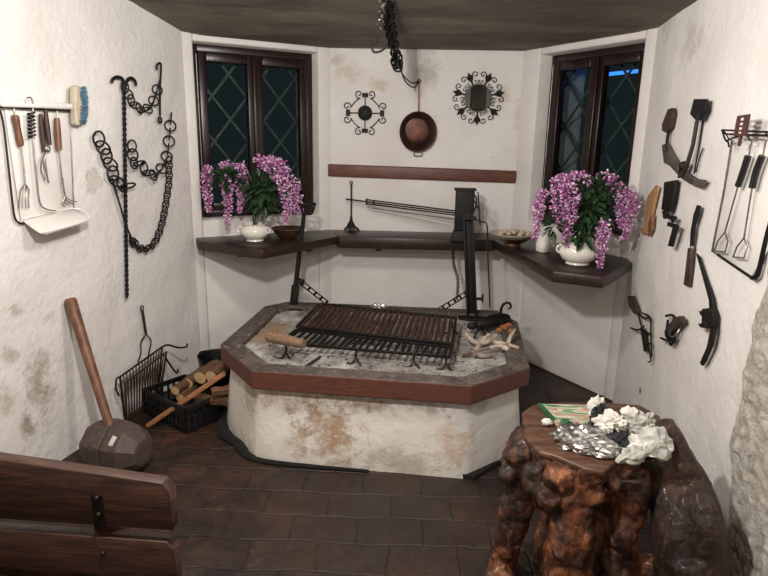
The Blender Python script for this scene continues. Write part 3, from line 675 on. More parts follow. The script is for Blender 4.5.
# ------------------------------------------------------------------ back wall
bm = BM(); p, t, n, L = FR['back']; a, b_ = W('back', 328, 170, .014), W('back', 516, 177, .014)
bar(bm, a, b_, .024, .086); obj('wall_board', bm, red_board, cat='board', label='long red-brown board fixed across the back wall above the shelf', bev=.008)
def spiral(bm, c_, u, w, r0, turns, r, th0=0.0, sg=1, n=22, tail=None):
    pts = [V(tail)] if tail is not None else []
    for i in range(n+1):
        f = i/n; a_ = th0 + sg*turns*2*math.pi*f; rr = r0*(1-.78*f); pts.append(V(c_) + u*math.cos(a_)*rr + w*math.sin(a_)*rr)
    tube(bm, pts, r, 6)
# iron cross ornament
oc = W('back', 365, 113, .012); tt = FR['back'][1]; px = (W('back', 375, 113)-W('back', 365, 113)).length/10
cr = thing('iron_cross_ornament', 'black wrought iron scroll cross hanging left of the copper pan', 'wall ornament', oc)
bm = BM(); M3 = frame3(tt, FR['back'][2]); lathe(bm, [(7.0*px, 0), (7.2*px, .006), (6*px, .012), (0, .013)], oc, 24, M3); obj('boss', bm, iron_m, cr)
bm = BM(); 
for k in range(5):
    a_ = k*1.2566; ring(bm, oc+(tt*math.cos(a_)+UP*math.sin(a_))*4*px+FR['back'][2]*.012, 2*px, .002, FR['back'][2], 10, 5)
obj('rosette', bm, iron, cr)
for k in range(4):
    a_ = k*math.pi/2; d = tt*math.cos(a_)+UP*math.sin(a_); s = -tt*math.sin(a_)+UP*math.cos(a_); bm = BM()
    bar(bm, oc+d*6*px, oc+d*16*px, 3.2*px, .006, s); bar(bm, oc+d*15*px, oc+d*19*px, 6*px, .010, FR['back'][2]); obj('arm', bm, iron_m, cr)
    for sg in (-1, 1):
        bm = BM(); d2 = (d+s*sg)/math.sqrt(2)
        mid_ = oc+d2*14.5*px; c2 = oc+d*18*px+s*sg*6.2*px
        spiral(bm, c2, d, s*sg, 4.1*px, 1.15, .0036, R_(-160), -1, 22)
        start = c2 + d*math.cos(R_(-160))*3.9*px + s*sg*math.sin(R_(-160))*3.9*px
        tube(bm, smoothpath([start, oc+d*13*px+s*sg*7*px, mid_, ], 6), .0036, 6); obj('scroll', bm, iron_m, cr)
# copper pan
pc = W('back', 418, 132, .0); nb = FR['back'][2]; ppx = (W('back', 428, 132)-W('back', 418, 132)).length/10
pan = thing('copper_pan', 'round dark copper frying pan hanging on the back wall', 'pan', pc)
bm = BM(); lathe(bm, [(11*ppx, .004), (13*ppx, .006), (17.5*ppx, .032), (18.6*ppx, .036), (17.2*ppx, .034), (13*ppx, .012), (12.6*ppx, .0145), (0, .010)], pc, 40, frame3(tt, nb), 1, 1.06); obj('body', bm, copper, pan)
bm = BM(); lathe(bm, [(11.5*ppx, .0135), (8*ppx, .018), (0, .019)], pc-tt*1.5*ppx+UP*2*ppx, 32, frame3(tt, nb)); obj('inner_dish', bm, mat('dish_copper', (48, 29, 24), (104, 64, 48), 14, .45, .6, .3), pan, label='shinier copper middle')
bm = BM(); h0, h1 = W('back', 418.5, 113, .03), W('back', 419, 82, .02); bar(bm, h0, h1, .012, .006, nb); ring(bm, h1+UP*.006, .010, .004, nb, 14); obj('handle', bm, copper_l, pan)
bm = BM(); q0 = W('back', 418, 152, .025); tube(bm, smoothpath([q0-tt*.028, q0-tt*.024-UP*.024, q0+tt*.024-UP*.024, q0+tt*.028], 5), .004); obj('loop', bm, steel, pan)
# wrought iron mirror
mc = W('back', 478, 98, .008); mpx = (W('back', 488, 98)-W('back', 478, 98)).length/10
mi = thing('iron_mirror', 'small mirror in a round black wrought iron scroll frame', 'mirror', mc)
bm = BM(); lathe(bm, [(14*mpx, 0), (14*mpx, .006), (0, .006)], mc, 12, frame3(tt, nb)); obj('back_plate', bm, mat('grey_plate', (64, 62, 60), (84, 82, 80), 12, .45, .4, .1), mi)
bm = BM(); prism(bm, [mc+tt*x*mpx+UP*z*mpx+nb*.007 for x, z in ((-6, -9), (-3, -11), (3, -11), (6, -9), (6, 9), (3, 11), (-3, 11), (-6, 9))], nb*.004); obj('mirror_glass', bm, mat('mirror_silver', (84, 84, 84), (94, 94, 94), 5, .12, 1, 0), mi, smooth=False)
bm = BM(); tube(bm, [mc+tt*x*mpx+UP*z*mpx+nb*.012 for x, z in ((-7, -9), (-4, -11.5), (4, -11.5), (7, -9), (7, 9), (4, 11.5), (-4, 11.5), (-7, 9))], .005, 6, True); obj('mirror_frame', bm, iron_m, mi)
for k in range(7):
    a_ = -math.pi/2 + k*2*math.pi/7; d = tt*math.cos(a_)+UP*math.sin(a_); s = -tt*math.sin(a_)+UP*math.cos(a_); bm = BM(); o = mc+nb*.004
    for dd, L_, w_ in ((0, 8, 2.2), (.55, 5.5, 1.6), (-.55, 5.5, 1.6)):
        u = d*math.cos(dd)+s*math.sin(dd); v2 = -d*math.sin(dd)+s*math.cos(dd); q = o+d*18.5*mpx
        prism(bm, [q, q+u*L_*.45*mpx+v2*w_*mpx, q+u*L_*mpx, q+u*L_*.45*mpx-v2*w_*mpx], nb*.006)
    bar(bm, o+d*13*mpx, o+d*20*mpx, 1.6*mpx, .006, nb); obj('fleur_de_lis', bm, iron_m, mi, smooth=False)
    for sg in (-1, 1):
        bm = BM(); a2 = math.pi/7*.62*sg
        u = d*math.cos(a2)+s*math.sin(a2); v2 = (-d*math.sin(a2)+s*math.cos(a2))*sg
        spiral(bm, o+u*22.5*mpx, u, v2, 3.4*mpx, 1.1, .0030, R_(-120), 1, 20, o+d*16*mpx)
        spiral(bm, o+u*16.2*mpx, u, v2, 2.4*mpx, 1.0, .0026, R_(60), 1, 16); obj('scroll', bm, iron_m, mi)

# ------------------------------------------------------------------ chain hanging from the ceiling
cy0, cy1 = 3.05, 3.55
hc = thing('ceiling_chain', 'bundle of black iron chains with a hook hanging from the ceiling', 'chain', Y(398, 62, cy1))
chain(hc, [Y(384, -34, cy0-.05), Y(388, 0, cy0+.05), Y(391, 20, cy0+.2), Y(394, 40, cy0+.35), Y(399, 64, cy1)], .021, .0055, iron, (0, -1, 0), 1.35, pitch=1.75)
chain(hc, [Y(390, -34, cy0-.05), Y(391, 0, cy0+.05), Y(386, 16, cy0+.2), Y(389, 34, cy0+.35), Y(395, 58, cy1)], .019, .005, iron, (.6, -1, 0), 1.35, pitch=1.75)
chain(hc, [Y(383, -30, cy0-.08), Y(383, 4, cy0), Y(381, 16, cy0+.05), Y(379.5, 30, cy0+.1)], .016, .0042, chrome, (0, -1, 0), 1.5, pitch=1.9)
bm = BM(); tube(bm, smoothpath([Y(379.5, 30, cy0+.1), Y(377, 40, cy0+.1), Y(372, 46, cy0+.1), Y(374, 52, cy0+.1), Y(381, 51, cy0+.1), Y(387, 46, cy0+.1)], 6), .0055, 8); obj('hook', bm, iron, hc, label='black open hook')
bm = BM()
for i in range(4): ring(bm, Y(397+random.uniform(-2, 3), 58+i*3, cy1), .026, .006, (random.uniform(-1, 1), -1, random.uniform(-.6, .6)), 16)
tube(bm, [Y(395, 70, cy1), Y(399, 62, cy1)], .006); obj('knot', bm, iron_m, hc)
for k, dy in enumerate((0, 4)):
    bm = BM(); tube(bm, smoothpath([Y(398+k*2, 64, cy1), Y(403+k, 75+dy, cy1+.2), Y(410, 82+dy, cy1+.45), W('back', 415, 83+dy, .05), W('back', 419, 81, .03)], 6), .0042, 6); obj('tie_cord', bm, iron_m, hc)
bm = BM(); zt = Y(386, -34, cy0-.05); zt.z -= .01
cz = [0]; q = V((zt.x, zt.y, 0)); tube(bm, [zt, V((zt.x, zt.y, zt.z+.14))], .008); obj('ceiling_rod', bm, iron, hc)


# ------------------------------------------------------------------ left wall
def wire(pts, r, mt, parent, name, sm=5, seg=6, **k):
    bm = BM(); tube(bm, smoothpath(pts, sm) if sm else pts, r, seg); return obj(name, bm, mt, parent, **k)
nL = FR['left'][2]; tL = FR['left'][1]; LW = lambda pts, o: WL('left', pts, o)
ra = thing('utensil_rack', 'white enamel utensil rack with rail and drip tray on the left wall', 'utensil rack', W('left', 45, 160, .02))
bm = BM(); bar(bm, W('left', 0, 103.5, .035), W('left', 71, 106.5, .035), .028, .026, UP); obj('rail', bm, enamel, ra, bev=.008)
wire(LW([(0, 107), (71, 111)], .034), .004, iron, ra, 'rail_rod', 0)
bm = BM(); prism(bm, LW([(4, 108), (70, 111), (74, 211), (21, 223)], .008), nL*.004); obj('back_panel', bm, enamel, ra, bev=.002)
wire(LW([(0, 110), (4, 128), (10, 180), (14, 214), (18, 222), (24, 223), (45, 218), (73, 212)], .016), .0042, iron, ra, 'frame_wire', 5, label='black frame wire')
wire(LW([(70, 111), (74, 210)], .016), .003, steel, ra, 'frame_wire', 0)
q = [W('left', 23, 222, .014), W('left', 73, 211, .014), W('left', 89, 219, .085), W('left', 84, 224, .10), W('left', 46, 235, .10), W('left', 38, 233, .09)]
bm = BM(); prism(bm, q, UP*.008); obj('drip_tray', bm, enamel, ra, bev=.003)
bm = BM(); tube(bm, smoothpath([p_+UP*.012 for p_ in q], 4), .005, 6); obj('tray_lip', bm, enamel, ra)
def hung(name, label, cat, pts0):
    return thing(name, label, cat, W('left', *pts0, .03))
u = hung('carving_fork', 'long fork with brown wooden handle at the left end of the rail', 'fork', (19, 150))
wire(LW([(15, 115), (17, 126), (21, 146)], .032), [.011, .014, .015, .015, .014, .013, .013, .013, .014, .014, .010], handle_wood, u, 'handle', 5, 10)
wire(LW([(21, 146), (24, 170), (25, 184)], .03), .0035, steel, u, 'shank')
for dx in (-5, -1.5, 2, 5): wire(LW([(25, 184), (25+dx*.8, 190), (25+dx*.9-1, 199), (25+dx-1, 208)], .03), .0025, steel, u, 'tine')
wire(LW([(15, 115), (14, 109), (16, 107)], .034), .003, steel, u, 'hanging_loop')
u = hung('fire_poker', 'thin steel poker with coiled grip and bent tip on the white rail', 'poker', (36, 160))
wire(LW([(33, 104), (31, 98), (27, 98), (26, 104)], .05), .003, steel, u, 'hook')
wire(LW([(33, 104), (33, 136), (37, 180), (40, 203), (46, 209), (56, 211)], .04), .0034, steel, u, 'rod')
bm = BM(); a, b_ = W('left', 31, 112, .045), W('left', 32, 138, .045); cp = []
for i in range(90):
    f = i/89; c_ = a.lerp(b_, f); an = f*7*2*math.pi; cp.append(c_ + tL*math.cos(an)*.014 + nL*math.sin(an)*.014)
tube(bm, cp, .0035, 6); obj('coil_grip', bm, iron, u)
u = hung('kitchen_skewer', 'dark-handled steel skewer next to the coiled poker', 'skewer', (43, 150))
wire(LW([(40.5, 114), (42, 132), (44, 152)], .03), [.007, .011, .008], leather, u, 'handle', 1, 8); wire(LW([(44, 152), (46, 165), (48, 182)], .03), .003, steel, u, 'shank')
u = hung('serving_tongs', 'dark-handled steel tongs hanging in the middle of the rail', 'tongs', (47, 150))
wire(LW([(45.5, 110), (47, 128), (49.5, 145)], .042), [.008, .013, .010], leather, u, 'handle', 1, 8)
bm = BM(); ring(bm, W('left', 48, 149, .04), .012, .003, nL); obj('collar_ring', bm, steel, u)
for pth in ([(48, 150), (43, 157), (41, 170), (45, 180)], [(48, 150), (44, 160), (46, 172), (49, 183)]): wire(LW(pth, .036), .003, steel, u, 'arm')
u = hung('grill_rake', 'wooden-handled claw rake with bent tines at the rail right end', 'rake', (60, 160))
wire(LW([(57, 118), (57.5, 132), (59, 150)], .035), [.011, .015, .013], handle_wood, u, 'handle', 1, 10)
wire(LW([(59, 150), (61, 170), (63, 186)], .033), .0035, steel, u, 'shank'); wire(LW([(57, 118), (57, 112), (58, 109)], .034), .003, steel, u, 'hanging_loop')
for i in range(4): wire(LW([(63, 178+i*3), (64+i*.4, 192+i), (68-i*2, 199+i*1.5), (77-i*4, 202+i*1.5)], .03), .0025, steel, u, 'tine')
u = thing('scrubbing_brush', 'white-backed brush with blue bristles at the end of the left rail', 'brush', W('left', 76, 106, .05))
q = LW([(69, 87), (72, 85), (75.5, 88), (77, 106), (76, 122), (73, 126), (70, 124), (69, 106)], .03); bm = BM(); prism(bm, q, nL*.035); obj('block', bm, cream, u, bev=.006)
bm = BM()
for i in range(420):
    f = random.random(); o_b = random.uniform(.030, .068); a = W('left', 79.5+1.2*math.sin(f*3.14), 88+f*34, o_b); b_ = a + tL*(.030+.008*math.sin(f*3.14)+random.uniform(-.004, .004)) + nL*random.uniform(-.008, .012) + UP*random.uniform(-.006, .006) + UP*(.5-f)*.012; tube(bm, [a, b_], .0022, 3)
obj('bristles', bm, bristle, u, smooth=False)

rod = thing('twisted_iron_rod', 'long twisted black iron rod with curled hooks on the left wall', 'iron rod', W('left', 126, 190, .02))
bm = BM(); a, b_ = W('left', 124, 86, .022), W('left', 127, 298, .022)
for k in (0, 1):
    pts = []
    for i in range(140):
        f = i/139; an = f*42*2*math.pi/2+k*math.pi; pts.append(a.lerp(b_, f)+tL*math.cos(an)*.0055+nL*math.sin(an)*.0055)
    tube(bm, pts, .0058, 6)
obj('shaft', bm, iron_m, rod)
for pth in ([(124, 90), (123, 80), (118, 77), (113, 79), (112, 83)], [(125, 90), (127, 81), (131, 78), (135, 81), (136, 86)]): wire(LW(pth, .024), [.006+.003*math.sin(i/20*3.1) for i in range(21)], iron_m, rod, 'hook', 5, 8)
nC = (nL + (CP - W('left', 135, 160)).normalized()).normalized()
ch = thing('upper_wall_chain', 'short black ring chain with a hanging hook bar near the top of the rod', 'chain', W('left', 145, 105, .03))
chain(ch, LW([(125, 87), (130, 98), (136, 106), (144, 110), (151, 106), (155, 97), (159, 84)], .026), .027, .0042, iron_m, nC, 1.05, pitch=1.3)
wire(LW([(157, 70), (157, 65), (160, 63), (161, 68), (160, 90), (160, 116)], .03), .006, iron_m, ch, 'hook_bar', 5, 8)
bm = BM(); ring(bm, W('left', 160, 120, .03), .014, .006, nL, 14); obj('end_ring', bm, iron_m, ch)
ch = thing('lower_wall_chain', 'large-ringed black chain draped from nails across the rod', 'chain', W('left', 115, 165, .03))
chain(ch, LW([(99, 139), (107, 157), (111, 166), (114, 176), (119, 184), (128, 186)], .04), .037, .0052, iron_m, nC, 1.0, pitch=1.15)
chain(ch, LW([(132, 146), (133, 158), (134, 163), (141, 164), (147, 172), (155, 175), (162, 168), (167, 156), (169, 141), (171, 118)], .034), .031, .0048, iron_m, nC, 1.0, pitch=1.4)
ch = thing('long_looped_chain', 'long black small-ringed chain looping low on the left wall', 'chain', W('left', 155, 230, .03))
chain(ch, LW([(169, 160), (169, 180), (167, 196), (164, 214), (160, 230), (154, 243), (146, 249), (138, 247), (132, 240)], .026), .021, .0042, iron_m, nC, 1.1, pitch=1.4)
wire(LW([(112, 178), (120, 205), (126, 225), (133, 241)], .03), .005, iron_m, ch, 'tie_rod')
bm = BM(); ell(bm, W('left', 133, 241, .026), (.022, .02, .022), None, 2); obj('shackle', bm, iron_m, ch)

# hinged grill basket and twisted fork leaning on the left wall
gb = thing('grill_basket', 'hinged wire grill basket with two hooked handles standing against the left wall', 'grill basket', Z(140, 408, .0))
b0, b1 = Z(125, 419, .012), Z(158, 396, .012); t0, t1 = W('left', 120, 377, .06), W('left', 162, 347, .06)
off2 = nL*.028
for k, o in enumerate((V(), off2)):
    sc_k = V((0, 0, -.03*k))
    q0, q1, r0_, r1_ = b0+o*.4, b1+o*.4, t0+o+sc_k, t1+o+sc_k
    for a, b_ in ((q0, q1), (q1, r1_), (r1_, r0_), (r0_, q0)): wire([a, b_], .006, rust if k else iron, gb, 'frame_bar', 0)
    for i in range(1, 14): f = i/14; wire([q0.lerp(q1, f), r0_.lerp(r1_, f)], .0032, rust, gb, 'wire_bar', 0)
wire([t1, W('left', 168, 345, .08), W('left', 178, 347.5, .12), W('left', 186, 347, .16), W('left', 187, 343.5, .16)], .006, iron, gb, 'handle')
w_ = t1+off2-UP*.03; wire([w_, W('left', 166, 358, .14), W('left', 173, 369, .18), W('left', 177, 373, .20), W('left', 178, 369, .20)], .006, iron, gb, 'handle')
wire([t0, W('left', 116.5, 379, .06), W('left', 116, 388, .07), W('left', 119, 396, .08)], .005, iron, gb, 'latch')
tf = thing('toasting_fork', 'short twisted iron fork with a loop end above the grill basket', 'fork', W('left', 144, 330, .03))
bm = BM(); ring(bm, W('left', 142, 308, .02), .013, .0035, nL, 14); obj('loop', bm, iron, tf)
bm = BM(); a, b_ = W('left', 142.5, 311, .02), W('left', 146, 334, .025)
for k in (0, 1): tube(bm, [a.lerp(b_, i/50)+tL*math.cos(i*.62+k*3.14)*.005+nL*math.sin(i*.62+k*3.14)*.005 for i in range(51)], .0038, 6)
obj('twisted_shaft', bm, iron, tf)
for pth in ([(146, 334), (141, 342), (141, 352), (138, 362)], [(146, 334), (151, 341), (149, 352), (148, 360)]): wire(LW(pth, .028), .004, iron, tf, 'prong')

# big wooden mallet
mcn = Y(118, 446, 2.40); print('mallet', mcn); Rm = .126; mcn.z = Rm*.93
ml = thing('wooden_mallet', 'huge wooden mallet standing head down, handle against the left wall', 'mallet', V((mcn.x, mcn.y, 0)))
ax = V((.97, -.22, 0)).normalized(); rot = frame3(UP, ax)  # local z -> axis
Mr = Matrix((UP.cross(ax), UP, ax)).transposed()
for k, prof in enumerate(([(.070, -.158), (.092, -.140), (.108, -.09), (.113, -.03), (.112, -.004), (.100, -.0035)], [(.100, -.0035), (.112, .004), (.113, .02), (.106, .085), (.060, .158), (.04, .160)])):
    bm = BM(); lathe(bm, [(r_*1.15, z_*.94) for r_, z_ in prof], mcn, 8, Mr @ Matrix.Rotation(R_(22.5), 3, 'Z')); obj('head', bm, mallet_wood, ml, smooth=False, bev=.008)
h0, h1 = Y(109, 424, mcn.y), W('left', 70, 299, .03); h0 = h0 + (h0-h1).normalized()*.05
bm = BM(); tube(bm, [h0.lerp(h1, f) for f in (0, .3, .6, .9, .985, 1)], [.021, .022, .024, .027, .028, .024], 14); obj('handle', bm, mat('mallet_handle', (88, 56, 40), (128, 86, 62), 7, .5, 0, .3, (5, 5, 1)), ml)
bm = BM(); lq = Y(127, 428, mcn.y-.055); box(bm, mcn + ax*.045 + V((-.01, -.085, .085)), (.022, .045, .003), Matrix.Rotation(R_(45), 3, 'X') @ Matrix.Rotation(R_(-12), 3, 'Z')); obj('paper_tag', bm, paperg, ml, smooth=False, label='pale worn tag on the head')

# ------------------------------------------------------------------ crate, logs, stick, bucket
c0 = V((-1.62, 2.975, 0)); cu = V((.85, -.53, 0)).normalized(); cv = V((.53, .85, 0)).normalized(); cw, cd, chh = .39, .27, .155
ct = thing('plastic_crate', 'black slotted plastic crate of firewood between left wall and hearth', 'crate', c0+cu*cw/2+cv*cd/2)
bm = BM(); prism(bm, [c0+UP*.004, c0+cu*cw+UP*.004, c0+cu*cw+cv*cd+UP*.004, c0+cv*cd+UP*.004], (0, 0, .008)); obj('bottom', bm, plastic, ct, smooth=False)
for (a, d1, L_) in ((c0, cu, cw), (c0+cv*cd, cu, cw), (c0, cv, cd), (c0+cu*cw, cv, cd)):
    bm = BM()
    for z, hh in ((.018, .03), (.085, .012), (chh-.014, .028)): bar(bm, a+UP*z, a+d1*L_+UP*z, .010, hh)
    nv = int(L_/.035)
    for i in range(nv+1): q = a+d1*L_*i/nv; bar(bm, q+UP*.01, q+UP*(chh-.01), .010, .010, cv)
    obj('side', bm, plastic, ct, smooth=False)
def log(e, d, L_, r_, label, seg=14):
    e = V(e); d = V(d).normalized(); bm = BM(); n_ = 6
    tube(bm, [e+d*L_*i/n_ + V((0, 0, .004*math.sin(i*1.9))) for i in range(n_+1)], [r_*(1+.07*noise.noise(e*9+V((i, 0, 0)))) for i in range(n_+1)], seg)
    for f in bm.faces:
        if len(f.verts) > 4: f.material_index = 1
    obj('firewood_log', bm, [bark, cut], cat='log', label=label, group='firewood in the crate')
dl = V((.12, .98, .03))
for px_, yy, r_, L_, lb in (((175, 391), 2.97, .026, .24, 'thin round log with pale sawn end nearest the left wall'), ((200, 378), 3.06, .037, .20, 'thick log with a round pale end in the middle of the crate'), ((211, 377), 3.02, .036, .20, 'thick log with a round pale end nearest the hearth'),
                        ((188, 383), 3.08, .030, .20, 'bark-covered log left of the two thick logs')):
    log(Y(*px_, yy), dl, L_, r_, lb)
for px_, yy, r_, L_, lb, dd in (((196, 398), 2.93, .028, .22, 'split log lying under the long stick in the crate', cu+cv*.5), ((212, 392), 2.86, .026, .14, 'split log sticking out of the crate beside the hearth', cu*.4+cv*.8), ((180, 398), 2.99, .03, .2, 'dark log low in the crate beneath the pale-ended log', dl)):
    log(Y(*px_, yy), dd, L_, r_, lb, 6)
bm = BM(); s0, s1 = Z(147, 426, .02), Y(225, 373, 2.90); bar(bm, s0, s1, .03, .022); obj('long_stick', bm, stickw, cat='stick', label='long squared brown stick leaning across the crate onto the logs', bev=.004)
bk_c = V((-1.36, 3.42, 0)); bkx = thing('coal_bucket', 'black metal bucket in the corner behind the firewood crate', 'bucket', bk_c)
bm = BM(); lathe(bm, [(.085, 0), (.09, .004), (.115, .20), (.118, .205), (.110, .20), (.085, .01), (0, .008)], bk_c, 28); obj('body', bm, plastic, bkx)
bm = BM(); tube(bm, smoothpath([bk_c+V((-.115, 0, .195)), bk_c+V((-.08, -.05, .24)), bk_c+V((0, -.07, .26)), bk_c+V((.08, -.05, .24)), bk_c+V((.115, 0, .195))]), .004); obj('handle', bm, iron, bkx)

# ------------------------------------------------------------------ bench in the near left corner
yb = 1.25; q1 = Y(173, 531, yb); q0 = Z(0, 519, q1.z); dB = V((q1.x-q0.x, q1.y-q0.y, 0)).normalized(); nB = V((dB.y, -dB.x, 0))
if nB.y > 0: nB = -nB
print('bench', q0, q1); far = -nB
be = thing('wooden_bench', 'dark wooden bench with a two-slat bolted back in the near left corner', 'bench', V((q1.x-.5, q1.y+.15, 0)))
z2 = q1.z; z1 = Y(173, 482, yb).z-.006; z3 = Y(176, 543, yb).z; z4 = z3-.165
zl = Y(0, 459, q0.y).z; rise = (zl-z1)/(q1-q0).length
def slat(za, zb, rs):
    e_ = q1; L_ = 1.0; bm = BM(); pt = lambda s, z: V((e_.x, e_.y, 0)) - dB*s + UP*z
    prism(bm, [pt(0, zb), pt(0, za-.026), pt(.020, za), pt(L_, za+rs*L_), pt(L_, zb)], far*.036); return obj('back_slat', bm, bench_wood, be, bev=.003)
slat(z1, z2, rise); slat(z3, z4, 0)
for s in (.165, .86):
    bm = BM(); q = V((q1.x, q1.y, 0)) - dB*s + far*.036
    prism(bm, [q, q-dB*.07, q-dB*.07+far*.05, q+far*.05], (0, 0, z1-.03)); obj('post', bm, bench_wood, be, bev=.003)
    bm = BM(); q2 = q-far*.0375; prism(bm, [q2-dB*.012+UP*(z2-.004), q2-dB*.042+UP*(z2-.004), q2-dB*.042+UP*(z1-.045), q2-dB*.012+UP*(z1-.045)], far*.0014); obj('strap', bm, iron, be, smooth=False)
    for z in (z1-.052, z2+.035, z3-.045, z4+.04):
        bm = BM(); ell(bm, q2-dB*.027+UP*z-far*.001, (.0075, .0075, .0075), None, 2); obj('bolt', bm, iron, be)
    bm = BM(); bar(bm, q2-far*.002-dB*.035+UP*.36, q2-far*.42-dB*.035+UP*.36, .06, .05); obj('seat_bearer', bm, bench_wood, be, bev=.003)
    bm = BM(); ql = q2-far*.40; prism(bm, [ql, ql-dB*.07, ql-dB*.07+far*.05, ql+far*.05], (0, 0, .335)); obj('leg', bm, bench_wood, be, bev=.003)
for k in range(3):
    o = -far*(.13+k*.125); bm = BM(); a = V((q1.x, q1.y, .386))+o; prism(bm, [a, a-dB*1.0, a-dB*1.0+far*.115, a+far*.115], (0, 0, .032)); obj('seat_slat', bm, bench_wood, be, bev=.004)

# ------------------------------------------------------------------ right wall tools
nR = FR['right'][2]; tR = FR['right'][1]; RW = lambda pts, o: WL('right', pts, o)
def rthing(name, label, cat, x, y): return thing(name, label, cat, W('right', x, y, .02))
def slab(pts, o, th, mt, parent, name, bev=.003, **k):
    bm = BM(); prism(bm, RW(pts, o), nR*th); return obj(name, bm, mt, parent, bev=bev, **k)
u = rthing('hand_adze', 'old tool with a curved grey blade crossing the cleaver shaft', 'adze', 680, 165)
slab([(672, 109), (676, 108), (677, 114), (674, 128), (670, 133), (666, 131), (666, 124)], .012, .02, leather, u, 'handle')
wire(RW([(669, 130), (667, 142), (668, 152)], .024), .008, iron, u, 'ferrule', 3, 8)
slab([(664, 145), (669, 143), (674, 153), (680, 163), (690, 173), (700, 179), (708, 180), (703, 188), (692, 184), (682, 177), (672, 166), (668, 164), (666, 163)], .016, .012, horn, u, 'blade', label='curved grey blade')
u = rthing('meat_cleaver', 'long-shafted cleaver with a square dark head above the crossed tools', 'cleaver', 690, 140)
slab([(696, 99), (709, 99), (708, 110), (703, 120), (698, 121), (692, 114)], .03, .01, iron_m, u, 'head')
bm = BM(); ring(bm, W('right', 698, 119, .036), .013, .005, nR, 14); obj('collar_ring', bm, steel, u)
wire(RW([(697, 121), (693, 145), (687, 165), (681, 176)], .034), [.009, .009, .010, .012], leather, u, 'shaft', 1, 8)
bm = BM(); ell(bm, W('right', 684, 166, .036), (.022, .02, .022), None, 2); obj('crossing_knot', bm, iron_m, u)
u = rthing('iron_pothook', 'thin black iron pothook hanging beside the cleaver shaft', 'hook', 700, 150)
wire(RW([(703, 120), (700, 140), (697, 158), (694, 174)], .012), .0035, iron, u, 'rod'); wire(RW([(703, 148), (699, 160), (696, 172)], .012), .003, iron, u, 'prong')
u = rthing('hand_drill', 'black old hand drill with a crank hanging under the crossed tools', 'hand drill', 674, 205)
slab([(668, 182), (680, 180), (677, 200), (674, 212), (665, 210), (667, 195)], .012, .020, iron_m, u, 'body', .006)
wire(RW([(679, 178), (680, 172), (682, 166)], .03), .007, iron, u, 'neck', 3); wire(RW([(664, 212), (669, 217), (675, 218)], .035), .010, iron_m, u, 'gear_axle', 3, 8)
bm = BM(); lathe(bm, [(.022, -.008), (.024, 0), (.022, .008)], W('right', 666, 214, .04), 16, frame3(tR, nR)); obj('gear', bm, iron, u)
slab([(670, 222), (680, 225), (674, 247), (670, 246), (675, 228), (669, 226)], .03, .012, iron_m, u, 'crank')
wire(RW([(672, 217), (673, 222)], .036), .007, iron_m, u, 'crank_arm', 0)
u = rthing('plane_handle', 'light brown curved wooden handle hung left of the hand drill', 'tool handle', 650, 210)
slab([(658, 185), (661, 187), (658, 200), (655, 213), (653, 228), (650, 235), (644, 234), (641, 229), (646, 226), (647, 212), (650, 196)], .01, .014, pale_wood, u, 'grip', .007)
slab([(652, 224), (656, 214), (655, 230), (652, 237)], .012, .02, handle_wood, u, 'worn_edge')
u = rthing('long_knife', 'long dark narrow knife in the middle of the right wall', 'knife', 694, 245)
slab([(699, 205), (702, 206), (700, 215), (696.5, 226), (694.5, 245), (694, 250), (692, 249), (692.5, 232), (695.5, 215)], .012, .010, iron_m, u, 'blade')
slab([(691.5, 248), (695, 248), (694.5, 270), (693, 287), (687, 285), (689.5, 265)], .010, .016, leather, u, 'handle')
bm = BM(); ell(bm, W('right', 692, 248, .022), (.008, .008, .012), None, 2); obj('bolster', bm, steel, u)
u = rthing('pick_hammer', 'black two-pointed pick hammer low on the right wall', 'pick', 710, 315)
slab([(698, 253), (701, 257), (708, 278), (714.5, 297), (716, 310), (711.5, 309), (711, 300), (705, 278)], .014, .010, iron_m, u, 'upper_point', label='long upper point')
slab([(707, 309), (717, 308), (719.5, 316), (718, 328), (711, 329), (707, 325)], .010, .022, iron_m, u, 'head', .005)
slab([(702, 311), (709, 311), (709, 315), (704, 316)], .02, .014, iron_m, u, 'lug'); slab([(701, 324), (710, 322), (711, 327), (704, 328)], .02, .014, iron_m, u, 'lug')
slab([(713, 328), (718, 327), (714.5, 345), (707, 362), (704, 366), (702, 363), (709, 347)], .014, .010, iron_m, u, 'lower_point')
u = rthing('gin_trap', 'old iron spring trap with a brown grip on the lower right wall', 'trap', 642, 325)
slab([(631, 296), (635, 296), (639, 305), (641, 312), (637, 314), (632, 306)], .012, .02, leather, u, 'grip')
for pth in ([(638, 313), (641, 325), (645, 340), (651, 357)], [(642, 313), (650, 318), (651, 338), (652, 356)], [(638, 313), (644, 318), (650, 318)], [(631, 328), (638, 330), (644, 326)], [(641, 330), (650, 334)], [(643, 340), (651, 344)]): wire(RW(pth, .022), .005, iron_m, u, 'jaw', 4)
slab([(642, 328), (647, 330), (649, 350), (646, 352)], .012, .012, iron_m, u, 'pan_plate')
wire(RW([(650, 356), (651, 361), (648, 362)], .022), .004, iron_m, u, 'chain_ring', 4)
u = rthing('small_trap', 'small coiled iron trap between the spring trap and the pick', 'trap', 673, 330)
bm = BM(); ring(bm, W('right', 672, 333, .03), .040, .006, nR, 20, 6, 1.25, UP); obj('jaw', bm, iron_m, u)
bm = BM(); ring(bm, W('right', 675, 330, .035), .034, .004, nR+UP*.5, 20); obj('jaw', bm, steel, u)
for pth in ([(666, 316), (672, 315), (675, 318)], [(661, 338), (670, 341), (674, 336)], [(668, 320), (667, 334), (671, 345)], [(674, 320), (671, 332), (674, 342)]): wire(RW(pth, .03), .006, iron_m, u, 'spring', 4)
slab([(678, 318), (685, 316), (687, 322), (680, 330), (675, 333), (674, 327)], .02, .022, leather, u, 'grip')
